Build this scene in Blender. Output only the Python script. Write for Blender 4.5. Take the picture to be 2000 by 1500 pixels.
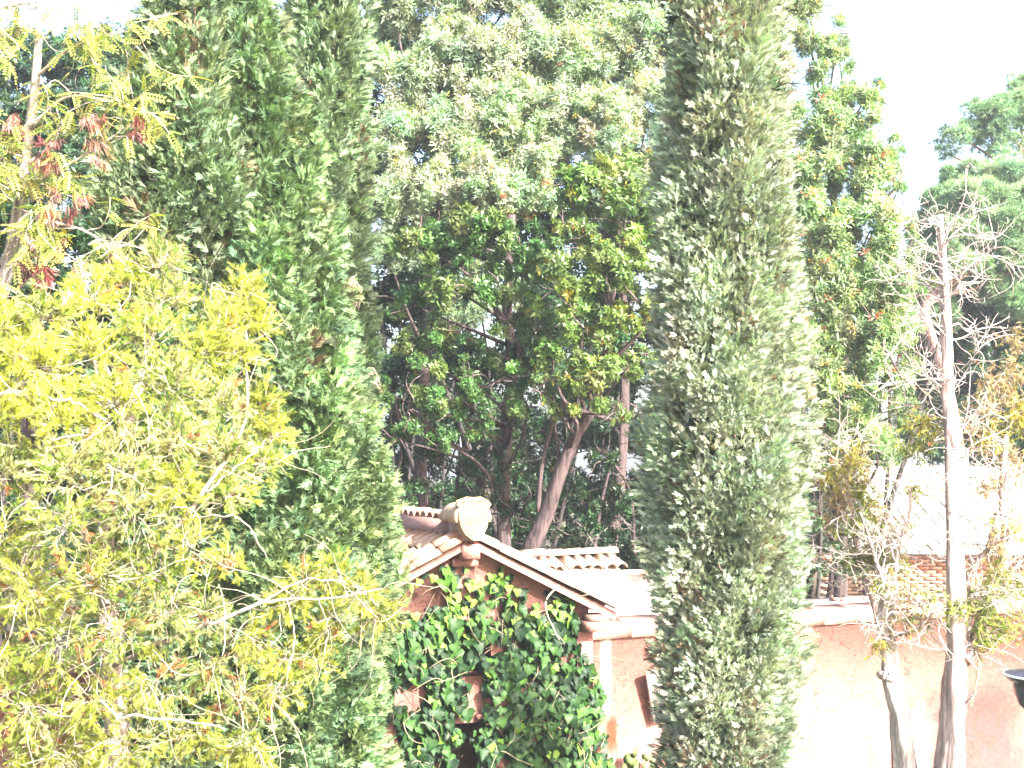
import bpy, math, random
import numpy as np
from mathutils import Vector, Matrix
for o in list(bpy.data.objects): bpy.data.objects.remove(o)
S = bpy.context.scene
COL = S.collection
R = np.random.default_rng(11)
random.seed(5)
rad = math.radians

# ------------------------------------------------------------------ camera, sky, sun
EYE = np.array([0.0, 0.0, 5.3]); PITCH = rad(3.3); F = 2600.0
cd = bpy.data.cameras.new('camera'); cam = bpy.data.objects.new('camera', cd); COL.objects.link(cam)
cam.location = EYE; cam.rotation_euler = (rad(90) + PITCH, 0, 0)
cd.sensor_width = 36; cd.lens = 36 * F / 2000; cd.clip_start = .1; cd.clip_end = 2000
S.camera = cam
SUN_DIR = Vector((.62, -.62, .58)).normalized()           # towards the sun: front right, high
W = bpy.data.worlds.new('World'); S.world = W; W.use_nodes = True
nt = W.node_tree; bg = nt.nodes['Background']
sky = nt.nodes.new('ShaderNodeTexSky'); sky.sky_type = 'NISHITA'; sky.sun_disc = False
sky.sun_elevation = math.asin(SUN_DIR.z); sky.sun_rotation = math.atan2(SUN_DIR.x, SUN_DIR.y)
sky.altitude = 50; sky.air_density = 1.0; sky.dust_density = 5.0; sky.ozone_density = 1.0
nt.links.new(sky.outputs[0], bg.inputs[0]); bg.inputs[1].default_value = .15
sl = bpy.data.lights.new('sun', 'SUN'); sl.energy = 5.0; sl.angle = rad(.53); sl.color = (1, .955, .88)
so = bpy.data.objects.new('sun', sl); COL.objects.link(so); so.location = (8, -6, 18)
so.rotation_euler = SUN_DIR.to_track_quat('Z', 'Y').to_euler()
S.view_settings.view_transform = 'Standard'; S.view_settings.look = 'None'
S.view_settings.exposure = 2.45; S.view_settings.gamma = 1; S.view_settings.use_curve_mapping = False
S.cycles.max_bounces = 6; S.cycles.diffuse_bounces = 3; S.cycles.transmission_bounces = 4
S.cycles.volume_bounces = 0; S.cycles.transparent_max_bounces = 4
S.cycles.use_denoising = True
HAZE = 0.0009

# ------------------------------------------------------------------ helpers
def at(px, py, Y):
    """the world point seen at photo pixel px, py (2000 x 1500) at distance Y"""
    x = (px - 1000) / F; y = (750 - py) / F
    f = np.array([0, math.cos(PITCH), math.sin(PITCH)]); u = np.array([0, -math.sin(PITCH), math.cos(PITCH)])
    d = f + np.array([x, 0, 0]) + y * u
    return EYE + d * (Y / d[1])

def nrm(a): return a / np.maximum(np.linalg.norm(a, axis=-1, keepdims=True), 1e-9)

class MB:
    """collects triangles with a colour per vertex; builds ONE mesh"""
    def __init__(s): s.V = []; s.F = []; s.C = []; s.n = 0
    def add(s, V, Fc, C):
        V = np.asarray(V, float).reshape(-1, 3); Fc = np.asarray(Fc, int).reshape(-1, 3)
        C = np.broadcast_to(np.asarray(C, float), V.shape)
        s.V.append(V); s.F.append(Fc + s.n); s.C.append(C); s.n += len(V)
    def mesh(s, name, m, smooth=False):
        V = np.concatenate(s.V); Fc = np.concatenate(s.F); C = np.concatenate(s.C)
        me = bpy.data.meshes.new(name)
        me.vertices.add(len(V)); me.vertices.foreach_set('co', V.astype(np.float32).ravel())
        me.loops.add(3 * len(Fc)); me.loops.foreach_set('vertex_index', Fc.astype(np.int32).ravel())
        me.polygons.add(len(Fc)); me.polygons.foreach_set('loop_start', np.arange(0, 3 * len(Fc), 3, dtype=np.int32))
        if smooth: me.polygons.foreach_set('use_smooth', np.ones(len(Fc), bool))
        me.update(calc_edges=True)
        a = me.color_attributes.new('col', 'FLOAT_COLOR', 'POINT')
        a.data.foreach_set('color', np.concatenate([C, np.ones((len(C), 1))], 1).astype(np.float32).ravel())
        me.materials.append(m)
        return me
    def build(s, name, m, parent=None, smooth=False, kind=None, label=None):
        o = bpy.data.objects.new(name, s.mesh(name, m, smooth)); COL.objects.link(o)
        if parent is not None: o.parent = parent; o.matrix_parent_inverse = parent.matrix_basis.inverted()
        if kind: o['kind'] = kind
        if label: o['label'] = label
        return o

def thing(name, label, cat, loc=(0, 0, 0), group=None):
    o = bpy.data.objects.new(name, None); COL.objects.link(o); o.location = [float(c) for c in loc]
    o.empty_display_size = .2; o['label'] = label; o['category'] = cat
    if group: o['group'] = group
    return o
def tag(o, label, cat, group=None):
    o['label'] = label; o['category'] = cat
    if group: o['group'] = group
    return o
def place(me, name, parent, M=None, label=None):
    """one object showing an existing mesh (mesh data shared)"""
    o = bpy.data.objects.new(name, me); COL.objects.link(o)
    if parent is not None: o.parent = parent; o.matrix_parent_inverse = parent.matrix_basis.inverted()
    if M is not None: o.matrix_basis = M
    if label: o['label'] = label
    return o

def frames(d, hint):
    y = nrm(d); x = nrm(np.cross(y, hint)); z = np.cross(x, y)
    return np.stack([x, y, z], -1)
def inst(mb, T, pos, Rm, s, col, tipcol=None):
    """stamp template T=(V,F,w) at N poses"""
    TV, TF, Tw = T; N = len(pos)
    s = np.broadcast_to(np.asarray(s, float), (N,))
    V = pos[:, None] + s[:, None, None] * np.einsum('nij,tj->nti', Rm, TV)
    Fc = (TF[None] + (np.arange(N) * len(TV))[:, None, None]).reshape(-1, 3)
    col = np.broadcast_to(col, (N, 3))
    if tipcol is None: C = np.repeat(col[:, None], len(TV), 1)
    else:
        tipcol = np.broadcast_to(tipcol, (N, 3)); w = Tw[None, :, None]
        C = col[:, None] * (1 - w) + tipcol[:, None] * w
    mb.add(V, Fc, C.reshape(-1, 3))

def tubes(mb, P, Rd, sides, col, cap=True, flute=0.0, seed=0):
    """P (N,K,3) paths, Rd (N,K) radii -> tubes"""
    P = np.asarray(P, float); Rd = np.asarray(Rd, float)
    if P.ndim == 2: P = P[None]; Rd = Rd[None]
    N, K, _ = P.shape
    t = np.gradient(P, axis=1); t = nrm(t)
    ref = np.where(np.abs(t[..., 2:3]) > .9, np.array([1., 0, 0]), np.array([0, 0, 1.]))
    ref = np.repeat(ref[:, :1], K, 1) if flute else ref
    a = nrm(np.cross(t, ref)); b = np.cross(t, a)
    th = np.arange(sides) / sides * 2 * np.pi
    rr = Rd[:, :, None] * np.ones(sides)
    if flute:
        g = np.random.default_rng(seed)
        ph = g.uniform(0, 6.28, 5)
        kk = np.arange(K)[None, :, None] * .35
        f = sum(np.sin(th[None, None] * n + ph[i] + kk * (.3 + .2 * i)) / (1 + i * .35) for i, n in enumerate((2, 3, 5, 7, 9)))
        rr = rr * (1 + flute * f / 2 + g.uniform(-1, 1, (N, K, sides)) * flute * .25)
    V = P[:, :, None] + rr[..., None] * (np.cos(th)[None, None, :, None] * a[:, :, None] + np.sin(th)[None, None, :, None] * b[:, :, None])
    i = np.arange(K - 1)[:, None] * sides; j = np.arange(sides)[None]; j2 = (j + 1) % sides
    q = np.stack([i + j, i + j2, i + sides + j2, i + sides + j], -1).reshape(-1, 4)
    f = np.concatenate([q[:, [0, 1, 2]], q[:, [0, 2, 3]]])
    if cap:
        f = np.concatenate([f, np.array([[0, k + 1, k] for k in range(1, sides - 1)]), np.array([[0, k, k + 1] for k in range(1, sides - 1)]) + (K - 1) * sides])
    Fc = (f[None] + (np.arange(N) * K * sides)[:, None, None]).reshape(-1, 3)
    c = np.asarray(col, float)
    if c.ndim == 2: c = np.repeat(c, K * sides, 0)
    mb.add(V.reshape(-1, 3), Fc, c)

def walks(p0, d0, L, K, curl=.3, grav=0., g=R, smooth=.6):
    """N random-walk paths; returns (N,K,3)"""
    N = len(p0); P = np.zeros((N, K, 3)); P[:, 0] = p0; d = nrm(np.asarray(d0, float)); L = np.broadcast_to(L, (N,))
    w = g.normal(size=(N, 3))
    for k in range(1, K):
        w = w * smooth + g.normal(size=(N, 3)) * (1 - smooth) * 1.6
        d = nrm(d + w * curl + np.array([0, 0, grav])); P[:, k] = P[:, k - 1] + d * (L / (K - 1))[:, None]
    return P

def spline(pts, n):
    pts = np.asarray(pts, float); K = len(pts)
    t = np.linspace(0, K - 1, n); out = []
    ex = np.vstack([2 * pts[0] - pts[1], pts, 2 * pts[-1] - pts[-2]])
    for x in t:
        i = min(int(x), K - 2); u = x - i; p0, p1, p2, p3 = ex[i:i + 4]
        out.append(.5 * ((2 * p1) + (p2 - p0) * u + (2 * p0 - 5 * p1 + 4 * p2 - p3) * u * u + (3 * p1 - p0 - 3 * p2 + p3) * u ** 3))
    return np.array(out)

BOXF = np.array([[0, 2, 1], [0, 3, 2], [4, 5, 6], [4, 6, 7], [0, 1, 5], [0, 5, 4], [1, 2, 6], [1, 6, 5], [2, 3, 7], [2, 7, 6], [3, 0, 4], [3, 4, 7]])
def box(mb, c, h, M=np.eye(3), col=(.5, .5, .5)):
    v = np.array([[-1, -1, -1], [1, -1, -1], [1, 1, -1], [-1, 1, -1], [-1, -1, 1], [1, -1, 1], [1, 1, 1], [-1, 1, 1]]) * np.asarray(h, float)
    mb.add(v @ np.asarray(M).T + np.asarray(c, float), BOXF, col)
def prism(mb, poly, ext, fn, col):
    """poly: list of (a,b) counter-clockwise; extruded from ext[0] to ext[1]; fn(a,b,c)->world"""
    n = len(poly)
    from mathutils.geometry import tessellate_polygon
    tri = tessellate_polygon([[Vector((a, b, 0)) for a, b in poly]])
    V = [fn(a, b, ext[0]) for a, b in poly] + [fn(a, b, ext[1]) for a, b in poly]
    Fc = [list(t) for t in tri] + [[t[2] + n, t[1] + n, t[0] + n] for t in tri]
    for i in range(n):
        j = (i + 1) % n; Fc += [[i, j, j + n], [i, j + n, i + n]]
    mb.add(V, Fc, col)

# ------------------------------------------------------------------ materials
def new_mat(name):
    m = bpy.data.materials.new(name); m.use_nodes = True; t = m.node_tree
    return m, t, t.nodes['Principled BSDF'], t.nodes['Material Output']
def leaf_mat(name, trans=.35, rough=.55, spec=.3, tc=(1.15, 1.2, .45), clump=False):
    m, t, p, out = new_mat(name); N = t.nodes.new; L = t.links.new
    a = N('ShaderNodeAttribute'); a.attribute_name = 'col'
    if clump:                      # colour of the leaf within its spray x colour of the spray
        b = N('ShaderNodeAttribute'); b.attribute_name = 'tint'; b.attribute_type = 'INSTANCER'
        k = N('ShaderNodeMixRGB'); k.blend_type = 'MULTIPLY'; k.inputs[0].default_value = 1; L(a.outputs['Color'], k.inputs[1]); L(b.outputs['Color'], k.inputs[2])
        a = k; a.outputs[0].name
    L(a.outputs[0], p.inputs['Base Color']); p.inputs['Roughness'].default_value = rough
    p.inputs['Specular IOR Level'].default_value = spec
    tr = N('ShaderNodeBsdfTranslucent'); mx = N('ShaderNodeMixRGB'); mx.blend_type = 'MULTIPLY'; mx.inputs[0].default_value = 1
    mx.inputs[2].default_value = (*tc, 1); L(a.outputs[0], mx.inputs[1]); L(mx.outputs[0], tr.inputs['Color'])
    ms = N('ShaderNodeMixShader'); ms.inputs[0].default_value = trans
    L(p.outputs[0], ms.inputs[1]); L(tr.outputs[0], ms.inputs[2]); L(ms.outputs[0], out.inputs['Surface'])
    return m
def rough_mat(name, scale=8, amt=.35, stretch=(1, 1, 1), bump=.3, rough=.9, spec=.2, tint=None, tscale=2., tamt=.5):
    """vertex colour x grain noise, optional second tint in patches, bump"""
    m, t, p, out = new_mat(name); N = t.nodes.new; L = t.links.new
    a = N('ShaderNodeAttribute'); a.attribute_name = 'col'
    tc = N('ShaderNodeTexCoord'); mp = N('ShaderNodeMapping'); mp.inputs['Scale'].default_value = stretch
    L(tc.outputs['Object'], mp.inputs[0])
    n = N('ShaderNodeTexNoise'); n.inputs['Scale'].default_value = scale; n.inputs['Detail'].default_value = 8; n.inputs['Roughness'].default_value = .65
    L(mp.outputs[0], n.inputs['Vector'])
    mr = N('ShaderNodeMapRange'); mr.inputs[1].default_value = .3; mr.inputs[2].default_value = .7
    mr.inputs[3].default_value = 1 - amt; mr.inputs[4].default_value = 1 + amt; L(n.outputs[0], mr.inputs[0])
    mx = N('ShaderNodeVectorMath'); mx.operation = 'SCALE'; L(mr.outputs[0], mx.inputs['Scale'])
    src = a.outputs['Color']
    if tint:
        n2 = N('ShaderNodeTexNoise'); n2.inputs['Scale'].default_value = tscale; n2.inputs['Detail'].default_value = 6; L(mp.outputs[0], n2.inputs['Vector'])
        r2 = N('ShaderNodeMapRange'); r2.inputs[1].default_value = .45; r2.inputs[2].default_value = .65; r2.inputs[4].default_value = tamt; L(n2.outputs[0], r2.inputs[0])
        m2 = N('ShaderNodeMixRGB'); m2.inputs[2].default_value = (*tint, 1); L(r2.outputs[0], m2.inputs[0]); L(a.outputs['Color'], m2.inputs[1]); src = m2.outputs[0]
    L(src, mx.inputs[0]); L(mx.outputs[0], p.inputs['Base Color'])
    p.inputs['Roughness'].default_value = rough; p.inputs['Specular IOR Level'].default_value = spec
    b = N('ShaderNodeBump'); b.inputs['Strength'].default_value = bump; b.inputs['Distance'].default_value = .03
    L(n.outputs[0], b.inputs['Height']); L(b.outputs[0], p.inputs['Normal'])
    return m
M_cyp = leaf_mat('cypress_foliage', .15, .6, clump=True)
M_canopy = leaf_mat('canopy_leaf', .35, .4, .45, clump=True)
M_pinec = leaf_mat('pine_clump', .15, .6, clump=True)
M_gold = leaf_mat('golden_foliage', .45, .6, tc=(1.1, 1.1, .35))
M_broad = leaf_mat('broad_leaf', .35, .38, .5)
M_ivy = leaf_mat('ivy_leaf', .2, .5, .22)
M_pine = leaf_mat('pine_needles', .15, .6)
M_red = leaf_mat('red_pods', .3, .5, tc=(1.1, .6, .5))
M_bark = rough_mat('bark', 16, .75, (1, 1, .12), 1.0, .95, .1)
M_twig = rough_mat('twig', 20, .25, (1, 1, 1), .2, .9, .1)
M_tile = rough_mat('clay_tile', 9, .25, (1, 1, 1), .35, .9, .15, tint=(.38, .28, .22), tscale=3.5, tamt=.7)
M_mortar = rough_mat('mortar', 16, .3, (1, 1, 1), .5, .95, .1, tint=(.35, .18, .15), tscale=4)
M_brick = rough_mat('brick', 12, .25, (1, 1, 1), .3, .9, .1)
M_wood = rough_mat('weathered_wood', 10, .35, (1, 1, 1), .3, .85, .15)
M_ground = rough_mat('ground', 1.5, .4, (1, 1, 1), .4, 1, .05, tint=(.10, .09, .05), tscale=.4)
M_stone = rough_mat('stone', 22, .2, (1, 1, 1), .35, .9, .15, tint=(.42, .30, .16), tscale=5, tamt=.6)

def plaster_mat():
    m, t, p, out = new_mat('pink_plaster'); N = t.nodes.new; L = t.links.new
    tc = N('ShaderNodeTexCoord')
    def noise(scale, sc, det=8, ro=.6, off=(0, 0, 0)):
        mp = N('ShaderNodeMapping'); mp.inputs['Scale'].default_value = sc; mp.inputs['Location'].default_value = off; L(tc.outputs['Object'], mp.inputs[0])
        n = N('ShaderNodeTexNoise'); n.inputs['Scale'].default_value = scale; n.inputs['Detail'].default_value = det; n.inputs['Roughness'].default_value = ro
        L(mp.outputs[0], n.inputs['Vector']); return n.outputs[0]
    def rng_(x, a, b, c=0., d=1.):
        r = N('ShaderNodeMapRange'); r.interpolation_type = 'SMOOTHSTEP'
        for i, v in enumerate((a, b, c, d)): r.inputs[i + 1].default_value = v
        L(x, r.inputs[0]); return r.outputs[0]
    def mix(f, a, b):
        mm = N('ShaderNodeMixRGB')
        if hasattr(f, 'node'): L(f, mm.inputs[0])
        else: mm.inputs[0].default_value = f
        for i, v in ((1, a), (2, b)):
            if hasattr(v, 'node'): L(v, mm.inputs[i])
            else: mm.inputs[i].default_value = (*v, 1)
        return mm.outputs[0]
    big = noise(.55, (1, 1, 1), 6, .55); streak = noise(1.6, (1, 1, .16), 7, .6, (3, 0, 0)); fine = noise(26, (1, 1, 1), 8, .7)
    mid = noise(2.6, (1, 1, .8), 8, .62, (7, 2, 1))
    c = mix(rng_(big, .4, .62), (.30, .135, .112), (.31, .15, .125))
    c = mix(rng_(streak, .5, .72, 0, .75), c, (.27, .14, .115))
    c = mix(rng_(mid, .58, .8, 0, .3), c, (.19, .055, .045))
    c = mix(rng_(noise(1.3, (1, 1, .7), 8, .7, (11, 5, 3)), .6, .7, 0, .7), c, (.29, .17, .14))
    # rain streak running down beside the portal, rust stain at its foot
    sx = N('ShaderNodeSeparateXYZ'); L(tc.outputs['Object'], sx.inputs[0])
    def gauss(sock, c0, w, wob=None):
        a1 = N('ShaderNodeMath'); a1.operation = 'SUBTRACT'; L(sock, a1.inputs[0]); a1.inputs[1].default_value = c0
        src = a1.outputs[0]
        if wob is not None:
            w1 = N('ShaderNodeMath'); w1.operation = 'MULTIPLY_ADD'; L(wob, w1.inputs[0]); w1.inputs[1].default_value = w * 1.2; L(src, w1.inputs[2])
            w2 = N('ShaderNodeMath'); w2.operation = 'SUBTRACT'; L(w1.outputs[0], w2.inputs[0]); w2.inputs[1].default_value = w * .6; src = w2.outputs[0]
        a2 = N('ShaderNodeMath'); a2.operation = 'ABSOLUTE'; L(src, a2.inputs[0])
        return rng_(a2.outputs[0], w * .35, w, 1, 0)
    def mul(a, b):
        q = N('ShaderNodeMath'); q.operation = 'MULTIPLY'; L(a, q.inputs[0]); L(b, q.inputs[1]); return q.outputs[0]
    st = mul(gauss(sx.outputs[0], 2.12, .13, streak), rng_(sx.outputs[2], 1.2, 1.7))
    c = mix(st, c, (.68, .58, .5))
    st2 = mul(gauss(sx.outputs[0], 2.2, .14, fine), gauss(sx.outputs[2], 1.05, .42, mid))
    c = mix(st2, c, (.20, .045, .022))
    wall_shade = mul(gauss(sx.outputs[0], 9.6, 1.6, mid), rng_(sx.outputs[2], 1.55, .9, 0, .85))  # soft tree shade low on the right, painted into the plaster colour
    c = mix(wall_shade, c, (.15, .05, .05))
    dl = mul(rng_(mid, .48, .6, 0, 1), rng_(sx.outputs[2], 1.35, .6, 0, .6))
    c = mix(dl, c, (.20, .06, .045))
    vo = N('ShaderNodeTexVoronoi'); vo.feature = 'DISTANCE_TO_EDGE'; vo.inputs['Scale'].default_value = .7
    w = N('ShaderNodeVectorMath'); w.operation = 'MULTIPLY_ADD'
    nn = N('ShaderNodeTexNoise'); nn.inputs['Scale'].default_value = 2.2; nn.inputs['Detail'].default_value = 7; L(tc.outputs['Object'], nn.inputs[0]); L(nn.outputs[1], w.inputs[0]); w.inputs[1].default_value = (1.5, 1.5, 1.5); L(tc.outputs['Object'], w.inputs[2]); L(w.outputs[0], vo.inputs['Vector'])
    cr = rng_(vo.outputs['Distance'], 0, .010, 0, 1)
    c = mix(mul(rng_(vo.outputs['Distance'], 0, .010, 1, 0), rng_(big, .45, .6, 0, .7)), c, (.10, .04, .03))
    g = N('ShaderNodeVectorMath'); g.operation = 'SCALE'; L(c, g.inputs[0]); L(rng_(fine, .3, .7, .78, 1.18), g.inputs['Scale'])
    L(g.outputs[0], p.inputs['Base Color']); p.inputs['Roughness'].default_value = .92; p.inputs['Specular IOR Level'].default_value = .15
    # hairline cracks + relief
    hs = N('ShaderNodeMath'); hs.operation = 'MULTIPLY_ADD'; L(mid, hs.inputs[0]); hs.inputs[1].default_value = .5; L(mul(cr, rng_(fine, 0, 1, .7, 1)), hs.inputs[2])
    b = N('ShaderNodeBump'); b.inputs['Strength'].default_value = .6; b.inputs['Distance'].default_value = .04; L(hs.outputs[0], b.inputs['Height']); L(b.outputs[0], p.inputs['Normal'])
    return m
M_plaster = plaster_mat()
def plain(name, col, rough=.5, metal=0.):
    m, t, p, out = new_mat(name); p.inputs['Base Color'].default_value = (*col, 1); p.inputs['Roughness'].default_value = rough; p.inputs['Metallic'].default_value = metal
    n = t.nodes.new('ShaderNodeTexNoise'); n.inputs['Scale'].default_value = 30; b = t.nodes.new('ShaderNodeBump'); b.inputs['Strength'].default_value = .08
    t.links.new(n.outputs[0], b.inputs['Height']); t.links.new(b.outputs[0], p.inputs['Normal']); return m
M_dark = plain('dark_void', (.02, .02, .022), .9)
M_lamp = plain('blue_black_enamel', (.012, .018, .05), .25)
M_lamprim = plain('worn_rim', (.5, .5, .5), .5)

# ------------------------------------------------------------------ the setting
GZ = -.7
mb = MB(); n = 40
gx, gy = np.meshgrid(np.linspace(-260, 260, n), np.linspace(-60, 460, n))
gzz = GZ + np.where((np.abs(gx) < 30) & (gy < 60), 0, 1) * R.normal(size=gx.shape) * .12 - .02
gv = np.stack([gx, gy, gzz], -1).reshape(-1, 3)
ii = (np.arange(n - 1)[:, None] * n + np.arange(n - 1)[None]).ravel()
mb.add(gv, np.concatenate([np.stack([ii, ii + 1, ii + n + 1], -1), np.stack([ii, ii + n + 1, ii + n], -1)]), (.07, .065, .035))
mb.build('ground', M_ground, kind='structure', smooth=True)

TH = rad(25.0); O = np.array([-.42, 20.0, 0.0])
Uv = np.array([math.cos(TH), math.sin(TH), 0.]); Wv = np.array([-math.sin(TH), math.cos(TH), 0.])
def loc3(s, v, z): return O + Uv * s + Wv * v + np.array([0, 0, z])
def on_wall(px, py, v=0.):
    """wall coordinates (s, z) of the point seen at photo pixel px, py on the plane v"""
    t = (px - 1000) / F
    base = O + Wv * v
    s = (t * base[1] - base[0]) / (Uv[0] - t * Uv[1])
    p = base + Uv * s
    return s, at(px, py, p[1])[2]
LOCAL = Matrix(((Uv[0], Wv[0], 0, O[0]), (Uv[1], Wv[1], 0, O[1]), (0, 0, 1, 0), (0, 0, 0, 1)))
def local_thing(name, label, cat, group=None, p=(0, 0, 0)):
    """Empty whose axes are the wall's: x along it, y into it, z up"""
    o = thing(name, label, cat, (0, 0, 0), group); o.matrix_basis = LOCAL @ Matrix.Translation(Vector(p)); return o
def lbuild(mb, name, m, parent, **k):
    """mesh given in wall coordinates relative to parent (parent axes = wall axes)"""
    o = mb.build(name, m, None, **k); o.parent = parent; return o
ident = lambda a, b, c: (a, c, b)                       # poly (s, z) extruded along v

# portal -------------------------------------------------------------
S0, S1, SC, ZA = -2.45, 1.77, -.33, 4.10; PT = math.tan(rad(25.6)); VF = -.25; VB = 3.5
gate = local_thing('gatehouse', 'small pink plastered portal with a tiled gable roof, overgrown with ivy', 'gatehouse')
mb = MB(); wz = lambda s: ZA - abs(s - SC) * PT - .02
D0, D1, DT = -.62, .22, 1.44
# front wall with a doorway and a little niche above it
NI = [(-.42, 2.12), (.12, 2.12), (.12, 2.5)] + [(-.15 + .27 * math.cos(a), 2.5 + .2 * math.sin(a)) for a in np.linspace(.3, 2.84, 6)] + [(-.42, 2.5)]
def slab(poly, v0, v1): prism(mb, poly, (v0, v1), ident, (.4, .18, .14))
slab([(S0, GZ), (D0, GZ), (D0, wz(D0)), (S0, wz(S0))], 0, .42)
slab([(D1, GZ), (S1, GZ), (S1, wz(S1)), (D1, wz(D1))], 0, .42)
slab([(D0, DT), (D1, DT), (D1, 2.12), (D0, 2.12)], 0, .42)
slab([(D0, 2.12), (-.42, 2.12), (-.42, 2.5)] + [NI[k] for k in range(8, 5, -1)] + [(-.15, 2.7), (-.15, wz(-.15)), (SC, wz(SC)), (D0, wz(D0))], 0, .42)
slab([(D1, 2.12), (D1, wz(D1)), (-.15, wz(-.15)), (-.15, 2.7)] + [NI[k] for k in (5, 4, 3)] + [(.12, 2.5), (.12, 2.12)][0:2], 0, .42)
slab([(S0, GZ), (S0 + .4, GZ), (S0 + .4, wz(S0) - .1), (S0, wz(S0) - .1)], .421, VB)
slab([(S1 - .3, GZ), (S1, GZ), (S1, wz(S1) - .1), (S1 - .3, wz(S1) - .1)], .421, VB)
slab([(S0, GZ), (S1, GZ), (S1, wz(S1) - .1), (SC, wz(SC) - .1), (S0, wz(S0) - .1)], VB + .002, VB + .3)
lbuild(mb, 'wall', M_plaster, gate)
mb = MB(); box(mb, (-.15, .44, 2.4), (.5, .012, .42), col=(.02, .02, .02)); lbuild(mb, 'niche_back', M_dark, gate)
mb = MB(); box(mb, (-.2, .5, .35), (.46, .03, 1.04), col=(.05, .03, .02)); box(mb, (-.2, .46, .35), (.01, .03, 1.04), col=(.03, .02, .015))
lbuild(mb, 'door', M_wood, gate)
mb = MB(); box(mb, (.02, -.04, DT + .09), (.16, .06, .035), col=(.45, .2, .15)); lbuild(mb, 'ledge', M_plaster, gate)
# ridge beam end (the pink block under the shield) and brackets
mb = MB(); box(mb, (SC, -.12, ZA - .13), (.13, .20, .105), col=(.42, .18, .16)); lbuild(mb, 'ridge_beam', M_plaster, gate)
mb = MB(); box(mb, (SC, -.05, ZA - .30), (.2, .05, .06), col=(.38, .17, .15)); lbuild(mb, 'beam_support', M_plaster, gate)
for sg, se in ((1, S1), (-1, S0)):
    mb = MB(); zz = wz(se) - .14
    box(mb, (se - .02 * sg, -.1, zz - .16), (.13, .22, .075), col=(.36, .19, .16)); box(mb, (se + .03 * sg, -.12, zz - .04), (.15, .2, .05), col=(.33, .18, .15))
    lbuild(mb, 'bracket', M_wood, gate)
    mb = MB(); box(mb, (se - .10 * sg, -.03, (wz(se) - .4 + GZ) / 2), (.13, .05, (wz(se) - .4 - GZ) / 2), col=(.4, .18, .14)); lbuild(mb, 'pilaster', M_plaster, gate)
# roof deck, fascia boards
roof = bpy.data.objects.new('roof', None); COL.objects.link(roof); roof.parent = gate; roof.empty_display_size = .2
SL = 2.46; ca, sa = math.cos(math.atan(PT)), math.sin(math.atan(PT))
def rp(sg, dn, v, up): # point on slope sg (+1 right), dn metres (horizontal) from ridge, up normal
    return (SC + sg * (dn + up * sa), v, ZA - dn * PT + up * ca)
for sg in (1, -1):
    mb = MB()
    prism(mb, [(0, 0), (SL, -SL * PT), (SL, -SL * PT + .05), (0, .05)] if sg > 0 else [(0, .05), (-SL, -SL * PT + .05), (-SL, -SL * PT), (0, 0)],
          (VF + .03, VB + .1), lambda a, b, c: (SC + a, c, ZA + b), (.30, .15, .12))
    o = lbuild(mb, 'roof_boards', M_wood, roof)
    mb = MB()
    prism(mb, [(.06, -.085), (SL - .02, -.085 - SL * PT), (SL - .02, -SL * PT + .03), (.06, .03)] if sg > 0 else [(-.06, .03), (-SL + .02, -SL * PT + .03), (-SL + .02, -.085 - SL * PT), (-.06, -.085)],
          (VF - .01, VF + .028), lambda a, b, c: (SC + a, c, ZA + b), (.40, .2, .17))
    o = lbuild(mb, 'fascia_board', M_wood, roof)
# tiles: half-round clay tile, x across, y down the slope
def tile_mesh(name, r, L, taper, col, th=.016, arc=math.pi * .9, flip=False, n=6):
    V = []; Fc = []
    for j, (y, k) in enumerate(((0, 1 - taper), (L, 1))):
        for off in (0, th):
            for i in range(n + 1):
                a = -arc / 2 + arc * i / n
                rr = r * k + off * (1 if not flip else -1)
                z = math.cos(a) * rr - r * math.cos(arc / 2)
                V.append((math.sin(a) * rr, y, z if not flip else -z))
    m_ = n + 1
    for i in range(n):
        o0, o1, p0, p1 = i, i + m_, i + 2 * m_, i + 3 * m_
        Fc += [[o1, o1 + 1, p1 + 1], [o1, p1 + 1, p1], [o0, p0, p0 + 1], [o0, p0 + 1, o0 + 1], [p0, p1, p1 + 1], [p0, p1 + 1, p0 + 1], [o0, o0 + 1, o1 + 1], [o0, o1 + 1, o1]]
    for i in (0, n):
        Fc += [[i, i + m_, i + 3 * m_], [i, i + 3 * m_, i + 2 * m_]]
    q = MB(); q.add(V, Fc, col); return q.mesh(name, M_tile)
tcols = [(.30, .17, .12), (.36, .24, .17), (.27, .14, .09), (.33, .23, .18), (.38, .21, .14)]
TC = [tile_mesh('cover_tile', .105, .46, .16, c) for c in tcols]
TP = [tile_mesh('pan_tile', .12, .46, -.12, c, flip=True) for c in tcols]
TR = [tile_mesh('ridge_tile', .13, .42, .14, c, arc=math.pi * .8) for c in tcols]
def basis(x, y, z, p):
    return Matrix(((x[0], y[0], z[0], p[0]), (x[1], y[1], z[1], p[1]), (x[2], y[2], z[2], p[2]), (0, 0, 0, 1)))
def put_tile(meshes, name, parent, p, down, across, j=.012):
    y = Vector(down).normalized(); x = Vector(across).normalized(); x = (x + Vector([random.uniform(-.03, .03) for _ in range(3)])).normalized()
    z = x.cross(y).normalized(); x = y.cross(z)
    if z.z < 0: z = -z; x = -x
    p = Vector(p) + Vector([random.uniform(-j, j) for _ in range(3)])
    o = bpy.data.objects.new(name, random.choice(meshes)); COL.objects.link(o); o.parent = parent; o.matrix_basis = basis(x, y, z, p); return o
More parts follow.
